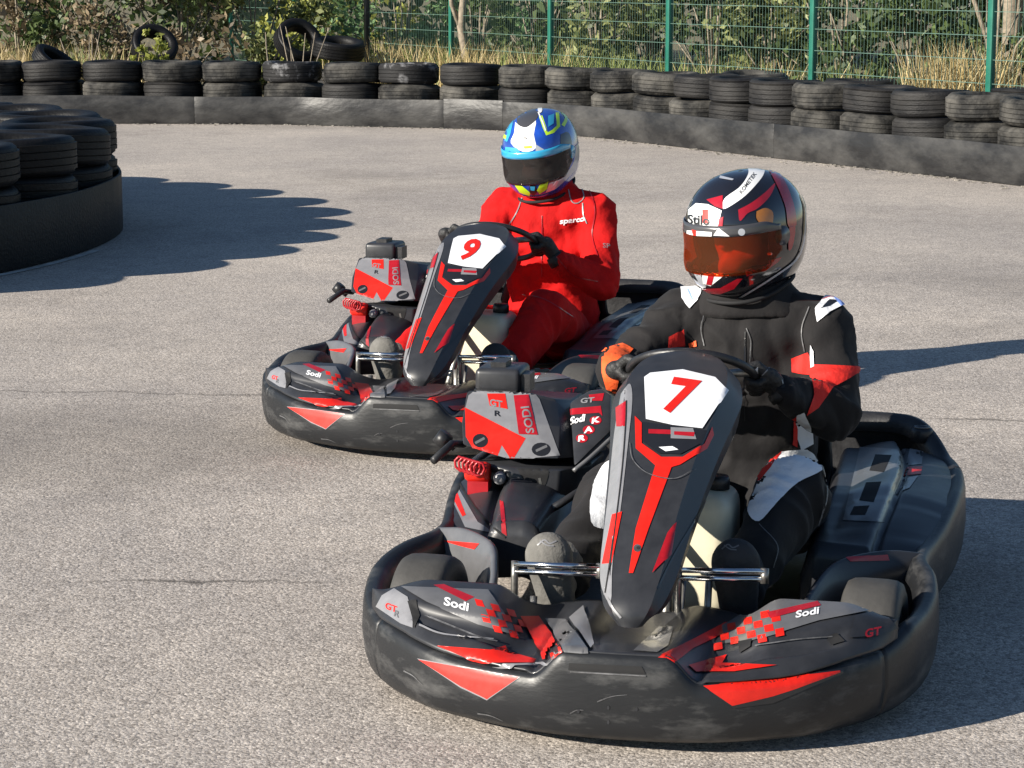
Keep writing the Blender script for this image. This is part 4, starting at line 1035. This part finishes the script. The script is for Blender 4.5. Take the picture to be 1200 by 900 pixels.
def project_px(frame, q):
    w = frame.mat @ Vector(q); c, s_ = math.cos(PITCH), math.sin(PITCH); z = w.z - H; d = w.y * c - z * s_
    return (600 + F * w.x / d, 450 - F * (w.y * s_ + z * c) / d)
def driver(frame, J, suit, kname):
    p = empty('person', (frame.X, frame.Y, 0), frame.rot); cy = J['cy']
    parts = []
    # torso
    secs = []
    for (z, x, dx, dy) in ((.09, -.48, .10, .14), (.13, -.49, .135, .175), (.22, -.50, .145, .18), (.34, -.50, .135, .165), (.46, -.48, .13, .178), (.58, -.465, .130, .205), (.67, -.455, .115, .20), (.715, -.455, .095, .165), (.75, -.455, .08, .115), (.79, -.45, .065, .08), (.82, -.44, .058, .062)):
        lx = J.get('lean', 0) * sst(.2, .7, z)
        secs.append([Vector((x + lx + dx * math.cos(a), cy + dy * math.sin(a) * (1 if True else 0), z)) for a in [2 * math.pi * k / 28 for k in range(28)]])
    parts.append(loft(secs, True, True))
    hc = Vector(J['head']); parts.append(ell(hc + Vector((-.01, 0, 0)), .088, .074, .108)); parts.append(caps((-.45, cy, .72), hc - Vector((.01, 0, .03)), .06, .06))
    yaw = J['yaw']; fd = Vector((math.cos(yaw), math.sin(yaw), 0)); sd = Vector((-fd.y, fd.x, 0))
    parts.append(ell(hc + fd * .085 - Vector((0, 0, .018)), .016, .011, .022, Matrix.Rotation(yaw, 3, 'Z')))      # nose
    parts.append(ell(hc + fd * .045 - Vector((0, 0, .07)), .045, .042, .04))                                          # jaw
    parts.append(ell(hc + fd * .070 + Vector((0, 0, .028)), .016, .045, .010, Matrix.Rotation(yaw, 3, 'Z')))      # brow
    for s in 'LR':
        sh, el, wr = (Vector(J[k + s]) for k in ('sh', 'el', 'wr'))
        parts += [ell(sh, .078, .075, .082), caps(sh, el, .076, .063), caps(el, wr, .065, .042), caps((-.455, cy, .69), sh, .085, .076)]
        hp, kn, an = (Vector(J[k + s]) for k in ('hip', 'kn', 'an'))
        parts += [caps(hp, kn, .106, .084), caps(kn, an, .084, .054)]
    body = fuse('body', parts, suit, p, .0085, 7, J['wr'], 9)
    # cloth folds gathered at elbows, knees, shoulders and waist
    me = body.data; folds = []
    for s in 'LR':
        for a, b, c_ in (('sh', 'el', 'wr'), ('hip', 'kn', 'an')):
            A_, B_, C_ = Vector(J[a + s]), Vector(J[b + s]), Vector(J[c_ + s])
            folds += [(B_, (C_ - A_).normalized(), .13, .0055 if a == 'sh' else .002, 78 if a == 'sh' else 45), (C_, (C_ - B_).normalized(), .10, .004, 95), (A_, (B_ - A_).normalized(), .11, .0045, 60)]
    folds.append((Vector((-.40, cy, .36)), Vector((.2, 0, 1)).normalized(), .17, .007, 52))
    nn_ = [v.normal.copy() for v in me.vertices]
    for i, v in enumerate(me.vertices):
        dsp = 0
        for P_, ax_, rad, am, fr in folds:
            q = v.co - P_; dd = q.length
            if dd < rad:
                ph = q.dot(ax_) * fr + 2.6 * noise.noise(v.co * 9); dsp += am * (abs(math.sin(ph)) ** .7 - .6) * (1 - (dd / rad) ** 2)
        if .42 < v.co.z < .72 and v.co.x > -.45 and abs(v.co.y - cy) < .16:
            dsp += .0055 * (abs(math.sin((v.co.y - cy) * 42 + 3 * noise.noise(v.co * 7 + Vector((0, 0, 3))))) - .6)
        v.co += nn_[i] * dsp
    me.update()
    # face inside the helmet
    me = body.data; me.materials.append(M['skin'])
    for f in me.polygons:
        if f.center.z > hc.z - .125 and (Vector((f.center.x, f.center.y, 0)) - Vector((hc.x, hc.y, 0))).length < .13 and f.center.z > .79: f.material_index = 1
    for s in (-1, 1):      # eyes
        q = hc + fd * .074 + sd * (.031 * s) + Vector((0, 0, .008)); o = mobj('eye', *ell(q, .012, .012, .012), M['h_white'], p); mobj('iris', *ell(q + fd * .008, .0055, .006, .006), M['blk'], o)
    zp = [Vector((-.325, cy + .004, .44)), Vector((-.333, cy, .56)), Vector((-.340, cy, .66))]
    mark(body, stroke([project_px(frame, q) for q in zp], 1.3), M['blk' if kname == '7' else 'redd'], frame, lift=.006, L=4)
    # hands on the wheel
    c = Vector((-.125, 0, .584)); a1 = Vector((.86, 0, .51)); a2 = Vector((0, 1, 0)); gl = {}
    for s, ang in (('L', J['gL']), ('R', J['gR'])):
        g_ = c + (a1 * math.cos(ang) + a2 * math.sin(ang)) * .150; tg = (-a1 * math.sin(ang) + a2 * math.cos(ang)) * (-1 if s == 'L' else 1)
        gl[s] = hand(s, g_, tg, c, Vector(J['wr' + s]) * .75 + g_ * .25, p)
    # boots
    for s in 'LR':
        an = Vector(J['an' + s]); toe = Vector(J['toe' + s]) - Vector((0, 0, .012)); m = M[J['shoe' + s]]
        hl = an + Vector((.04, 0, -.065)); up = (toe - hl).normalized()
        parts = [caps(hl + up * .05, toe - up * .045, .044, .054, 16, ((1, 0, .3), .6)), caps(an + Vector((-.03, 0, .03)), hl + up * .06 + Vector((-.015, 0, 0)), .052, .044, 16), caps(hl, hl + up * .10, .042, .046, 14, ((1, 0, .3), .75))]
        b = fuse('boot', parts, m, p, .005, 4)
        sole = [hl + up * .2 * t for t in (0, .2)]
        J['boot' + s] = b
        lace = tube([an + Vector((.045, -.03, .03)), an + Vector((.055, .0, .02)), an + Vector((.045, .03, .03))], .006, 8)
        mobj('strap', *lace, M['black'], b)
    return p, body, gl

J7 = dict(cy=.10, lean=0, head=(-.425, .085, .895), yaw=R(-30), shL=(-.43, .282, .655), shR=(-.43, -.075, .665), elL=(-.285, .325, .475), elR=(-.29, -.195, .560), wrL=(-.155, .225, .545), wrR=(-.165, -.195, .578),
          hipL=(-.42, .19, .18), hipR=(-.42, .01, .18), knL=(.08, .265, .355), knR=(.08, -.150, .325), anL=(.385, .185, .215), anR=(.385, -.215, .205), toeL=(.475, .178, .338), toeR=(.475, -.233, .330), gL=R(97), gR=R(-92),
          shoeL='shoe_black', shoeR='shoe_grey', wr=.013)
p7, body7, gl7 = driver(F7, J7, M['suit_black'], '7')
tag(p7, 'person in black race suit with red cuffs and black-red helmet driving the nearer kart', 'person', 'kart drivers')
J9 = dict(cy=.11, lean=.0, head=(-.415, .083, .885), yaw=R(-12), shL=(-.43, .292, .655), shR=(-.43, -.06, .665), elL=(-.29, .345, .43), elR=(-.29, -.15, .47), wrL=(-.16, .235, .515), wrR=(-.165, -.185, .54),
          hipL=(-.42, .20, .18), hipR=(-.42, .02, .18), knL=(.07, .235, .365), knR=(.07, -.12, .32), anL=(.38, .175, .20), anR=(.385, -.215, .205), toeL=(.465, .166, .318), toeR=(.475, -.222, .325), gL=R(97), gR=R(-80),
          shoeL='shoe_black', shoeR='shoe_grey', wr=.013)
p9, body9, gl9 = driver(F9, J9, M['suit_red'], '9')
tag(p9, 'person in red race suit with blue, white and lime helmet driving the farther kart', 'person', 'kart drivers')

M['band7'] = mat('dark_grey_visor_band', (.05, .05, .055), .3, coat=.5)
h7, R7 = helmet(p7, (-.425, .085, .898), R(-33), R(8), R(0), M['h_black'], M['visor_amber'], M['band7'], 'black full-face helmet with white and dark red stripes')
h9, R9 = helmet(p9, (-.415, .083, .885), R(-8), R(14), R(3), M['h_blue'], M['visor_smoke'], M['h_cyan'], 'blue full-face helmet with white, cyan and lime graphics')

# helmet 7 graphics (points read off zoomed photo: x = 800 + u/5, y = 180 + v/5)
def z7(L): return [(800 + a / 5, 180 + b / 5) for a, b in L]
def mh(g_, mm, t=h7, f=F7, **k): mark(t, g_, M[mm], f, lift=.0012, L=5, **k)
mh(smoothpoly(z7([(355, 60), (420, 52), (475, 80), (470, 130), (400, 215), (330, 275), (240, 325), (245, 265), (330, 200), (375, 140), (385, 95)]), 5), 'h_white')
mh(text('KOMETEK', (800 + 345 / 5, 180 + 240 / 5), (3.9, -5.2), (-4.6, -4.2), .01), 'blk')
mh(smoothpoly(z7([(25, 320), (50, 240), (90, 160), (160, 110), (130, 155), (80, 220), (45, 310)]), 4), 'h_silver')
mh(poly(z7([(140, 270), (235, 245), (235, 325), (190, 310)])), 'h_red')
mh(poly(z7([(35, 330), (80, 292), (150, 298), (230, 335), (205, 435), (110, 425), (35, 415)])), 'h_white')
mh(poly(z7([(118, 330), (152, 328), (152, 408), (120, 406)])), 'red'); mh(text('Stilo', (806.5, 262.0), (14.5, 1), (0, -15), .03), 'blk')
mh(poly(z7([(215, 380), (240, 370), (235, 425), (210, 425)])), 'h_red')
mh(smoothpoly(z7([(325, 330), (400, 290), (480, 230), (540, 175), (510, 250), (440, 320), (380, 350), (335, 395)]), 4), 'h_red')
mh(smoothpoly(z7([(500, 90), (570, 120), (620, 220), (655, 330), (660, 420), (615, 425), (600, 320), (560, 210)]), 4), 'h_red')
mh(smoothpoly(z7([(620, 430), (655, 430), (640, 540), (615, 560)]), 3), 'h_red')
mh(smoothpoly(z7([(430, 340), (480, 320), (525, 345), (520, 420), (485, 490), (455, 420), (430, 380)]), 3), 'amber')
mh(poly(z7([(460, 640), (580, 605), (560, 635), (480, 690), (458, 690)])), 'h_red'); mh(poly(z7([(365, 690), (440, 660), (435, 690), (375, 720)])), 'h_red')
mh(stroke(z7([(250, 715), (350, 670), (450, 630)]), 2.2), 'h_silver')
mh(poly(z7([(60, 650), (85, 655), (130, 770), (95, 755), (65, 700)])), 'h_silver'); mh(poly(z7([(110, 655), (235, 660), (240, 715), (165, 775), (120, 760)])), 'h_white')
mh(poly(z7([(160, 665), (200, 670), (170, 770), (140, 765)])), 'h_red'); mh(poly(z7([(105, 655), (140, 655), (120, 715)])), 'blk')
mh(poly(z7([(110, 790), (220, 785), (320, 730), (350, 730), (300, 790), (220, 820), (140, 815)])), 'h_red')
mh(stroke(z7([(290, 865), (400, 800), (520, 725), (640, 640), (690, 570)]), 2.0), 'h_silver'); mh(poly(z7([(185, 850), (265, 835), (275, 865), (210, 880)])), 'h_white'); mh(poly(z7([(120, 835), (160, 850), (165, 870), (145, 870)])), 'h_white')
mh(stroke(z7([(690, 240), (712, 330), (705, 500), (680, 590)]), 1.6), 'h_silver'); mh(poly(z7([(150, 140), (200, 130), (180, 145)])), 'h_silver'); mh(poly(z7([(220, 130), (300, 150), (290, 158), (215, 145)])), 'h_silver')
mh(disc(801 + 101, 180 + 117, 1.6, 1.6), 'h_silver')
bd7 = [c for c in h7.children if c.name.startswith('visor_band')][0]
for g_, mm in ((poly([(805, 270), (834, 272), (834, 277), (805, 276)]), 'h_white'), (poly([(811, 269), (816, 270), (816, 278), (812, 277)]), 'red'), (poly([(836, 276), (842, 267), (855, 277)]), 'h_white'), (disc(869, 272, 4.2, 4.2), 'h_silver')): mh(g_, mm, t=bd7)
# helmet 9 graphics (x = 570 + u*.1444, y = 110 + v*.1444)
def z9(L): return [(570 + a * .1444, 110 + b * .1444) for a, b in L]
def m9(g_, mm, t=h9): mark(t, g_, M[mm], F9, lift=.0012, L=4)
m9(smoothpoly(z9([(235, 230), (300, 270), (400, 215), (385, 330), (400, 440), (300, 470), (200, 400), (225, 320)]), 3), 'h_white')
m9(smoothpoly(z9([(250, 190), (300, 110), (390, 90), (420, 160), (400, 215), (330, 270), (280, 265), (250, 240)]), 4), 'band7')
m9(poly(z9([(150, 320), (190, 200), (235, 160), (215, 240), (195, 330), (170, 390), (150, 380)])), 'h_cyan')
m9(poly(z9([(155, 430), (250, 440), (290, 490), (200, 515), (150, 500)])), 'h_cyan')
m9(stroke(z9([(440, 180), (470, 270), (490, 325), (540, 305), (585, 260), (575, 150)]), 4.0, 1), 'h_lime'); m9(stroke(z9([(600, 130), (650, 190), (620, 260)]), 4.0, 2), 'h_lime'); m9(stroke(z9([(420, 150), (455, 230), (480, 300)]), 1.6, 1), 'h_white')
m9(poly(z9([(500, 180), (550, 160), (545, 240), (500, 270)])), 'h_cyan')
m9(poly(z9([(300, 425), (370, 420), (370, 440), (310, 445)])), 'h_lime'); m9(poly(z9([(135, 320), (165, 340), (160, 370), (140, 360)])), 'h_lime')
m9(disc(570 + 435 * .1444, 110 + 130 * .1444, 2.6, 4), 'h_white'); m9(text('sv', (614, 163), (5, .6), (0, -5), .03), 'blk')
m9(poly(z9([(400, 410), (490, 465), (400, 470)])), 'h_silver')
m9(smoothpoly(z9([(600, 330), (660, 310), (690, 380), (680, 460), (630, 470), (600, 400)]), 3), 'band7')
m9(poly(z9([(640, 500), (745, 400), (750, 520), (720, 620), (640, 700), (560, 770), (480, 800), (520, 690), (600, 600)])), 'h_silver')
m9(stroke(z9([(720, 430), (690, 570), (600, 680)]), 1.6), 'h_blue'); m9(stroke(z9([(660, 530), (600, 640), (540, 740)]), 1.4), 'h_white')
m9(poly(z9([(210, 710), (280, 740), (355, 800), (350, 830), (270, 800)])), 'h_lime'); m9(poly(z9([(410, 780), (430, 740), (505, 690), (490, 770), (430, 810)])), 'h_lime')
m9(poly(z9([(350, 740), (400, 740), (410, 800), (380, 830), (350, 800)])), 'blk'); m9(poly(z9([(355, 750), (395, 750), (390, 785), (360, 780)])), 'h_cyan')

# suit panels, driver 7
def b7(g_, mm, **k): mark(body7, g_, M[mm], F7, lift=.0075, L=4, **k)
b7(poly([(797, 334), (806, 331), (822, 340), (818, 352), (808, 362), (799, 350)]), 'fab_white'); b7(stroke([(806, 340), (812, 352)], 2), 'fab_blue')
b7(poly([(955, 362), (967, 347), (982, 348), (993, 356), (972, 366), (958, 378)]), 'fab_white'); b7(poly([(962, 362), (972, 352), (984, 353), (972, 360)]), 'blk'); b7(poly([(975, 348), (993, 356), (985, 360)]), 'fab_blue')
b7(poly([(927, 420), (948, 413), (953, 428), (1010, 430), (1005, 437), (975, 455), (958, 478), (945, 486), (953, 462), (950, 440), (928, 436)]), 'fab_red')
b7(poly([(950, 404), (954, 412), (955, 430), (951, 432)]), 'fab_white')
b7(poly([(706, 410), (730, 403), (742, 410), (728, 426), (722, 460), (712, 458), (706, 436)]), 'orange')
b7(poly([(783, 395), (801, 386), (802, 405), (782, 408)]), 'fab_red'); b7(poly([(806, 402), (816, 399), (817, 406), (807, 408)]), 'orange')
b7(smoothpoly([(915, 528), (945, 527), (957, 540), (962, 552), (935, 566), (912, 588), (890, 612), (877, 600), (885, 575), (898, 548)], 4), 'fab_white')
b7(poly([(890, 558), (904, 572), (906, 594), (893, 614), (876, 600), (884, 572)]), 'fab_white') if 0 else None; b7(poly([(903, 538), (916, 527), (905, 548), (890, 566), (887, 562)]), 'fab_red')
b7(poly([(934, 486), (942, 482), (951, 500), (952, 520), (938, 528), (932, 510)]), 'fab_white'); b7(poly([(929, 490), (934, 486), (933, 524), (928, 520)]), 'fab_red')
b7(smoothpoly([(716, 540), (706, 548), (694, 575), (692, 612), (705, 620), (716, 618), (722, 580)], 3), 'fab_white')
b7(stroke([(875, 385), (880, 400), (878, 425)], 1.0), 'scuff'); b7(stroke([(826, 360), (822, 385), (826, 405)], 1.2), 'scuff')
for pl in ([(893, 440), (905, 428), (915, 425), (926, 436), (928, 458), (922, 463), (916, 445)],): mark(gl7['L'], stroke(pl, 1.3), M['lgrey'], F7, L=4)
mark(gl7['L'], poly([(880, 436), (888, 430), (889, 440), (882, 444)]), M['white'], F7, L=4); mark(gl7['L'], poly([(936, 462), (944, 460), (945, 476), (938, 478)]), M['lgrey'], F7, L=4)
# boots of driver 7
def logo(t, f, cx, cy, k, mm):
    mark(t, stroke([(cx - 11 * k, cy + 3 * k), (cx - 3 * k, cy - 3 * k), (cx + 3 * k, cy + 1 * k), (cx + 11 * k, cy - 2 * k)], 1.8 * k), M[mm], f, L=4); mark(t, stroke([(cx - 8 * k, cy - 2 * k), (cx, cy + 3 * k), (cx + 8 * k, cy + 4 * k)], 1.4 * k), M[mm], f, L=4)
logo(J7['bootR'], F7, 641, 636, 1.0, 'lgrey'); logo(J7['bootL'], F7, 856, 641, .9, 'grey')
# suit trim, driver 9
def b9(g_, mm): mark(body9, g_, M[mm], F9, lift=.006, L=4)
b9(text('sparco', (656, 262), (11, -1.2), (1, -8), .03), 'white')
b9(stroke([(612, 232), (604, 252), (592, 268)], 1.3), 'lgrey'); b9(stroke([(666, 222), (670, 236), (677, 238), (684, 232), (682, 222)], 1.2), 'lgrey'); b9(stroke([(683, 238), (684, 252), (688, 262)], 1.3), 'lgrey')
b9(text('SP', (706, 290), (9, 1), (0, -7), .0), 'lgrey'); logo(J9['bootR'], F9, 449, 394, .6, 'lgrey')
b9(stroke([(690, 222), (697, 245), (694, 275), (700, 300)], 1.1), 'redd'); b9(stroke([(612, 345), (640, 352), (672, 372)], 1.0), 'redd'); b9(stroke([(652, 300), (672, 322), (700, 330)], 1.0), 'redd')
b7(stroke([(948, 360), (940, 385), (944, 412)], 1.0), 'scuff'); b7(stroke([(962, 545), (968, 580), (955, 625)], 1.3), 'scuff'); b7(stroke([(890, 615), (910, 640), (905, 665)], 1.0), 'scuff')
# black collars
for p_, cy_, hx, k_ in ((p7, .10, -.44, 0), (p9, .10, -.455, 1)):
    col = fuse('neck_collar', [loft([[Vector((hx - .012 + rx * math.cos(a), cy_ - .01 + ry * math.sin(a), z)) for a in [2 * math.pi * k / 28 for k in range(28)]] for z, rx, ry in (((.69, .115, .185), (.73, .11, .15), (.765, .10, .115), (.82, .09, .09)) if not k_ else ((.715, .085, .13), (.74, .088, .12), (.77, .085, .105), (.82, .08, .085)))], True, True)], M['suit_black'], p_, .008, 4, .006, 12)
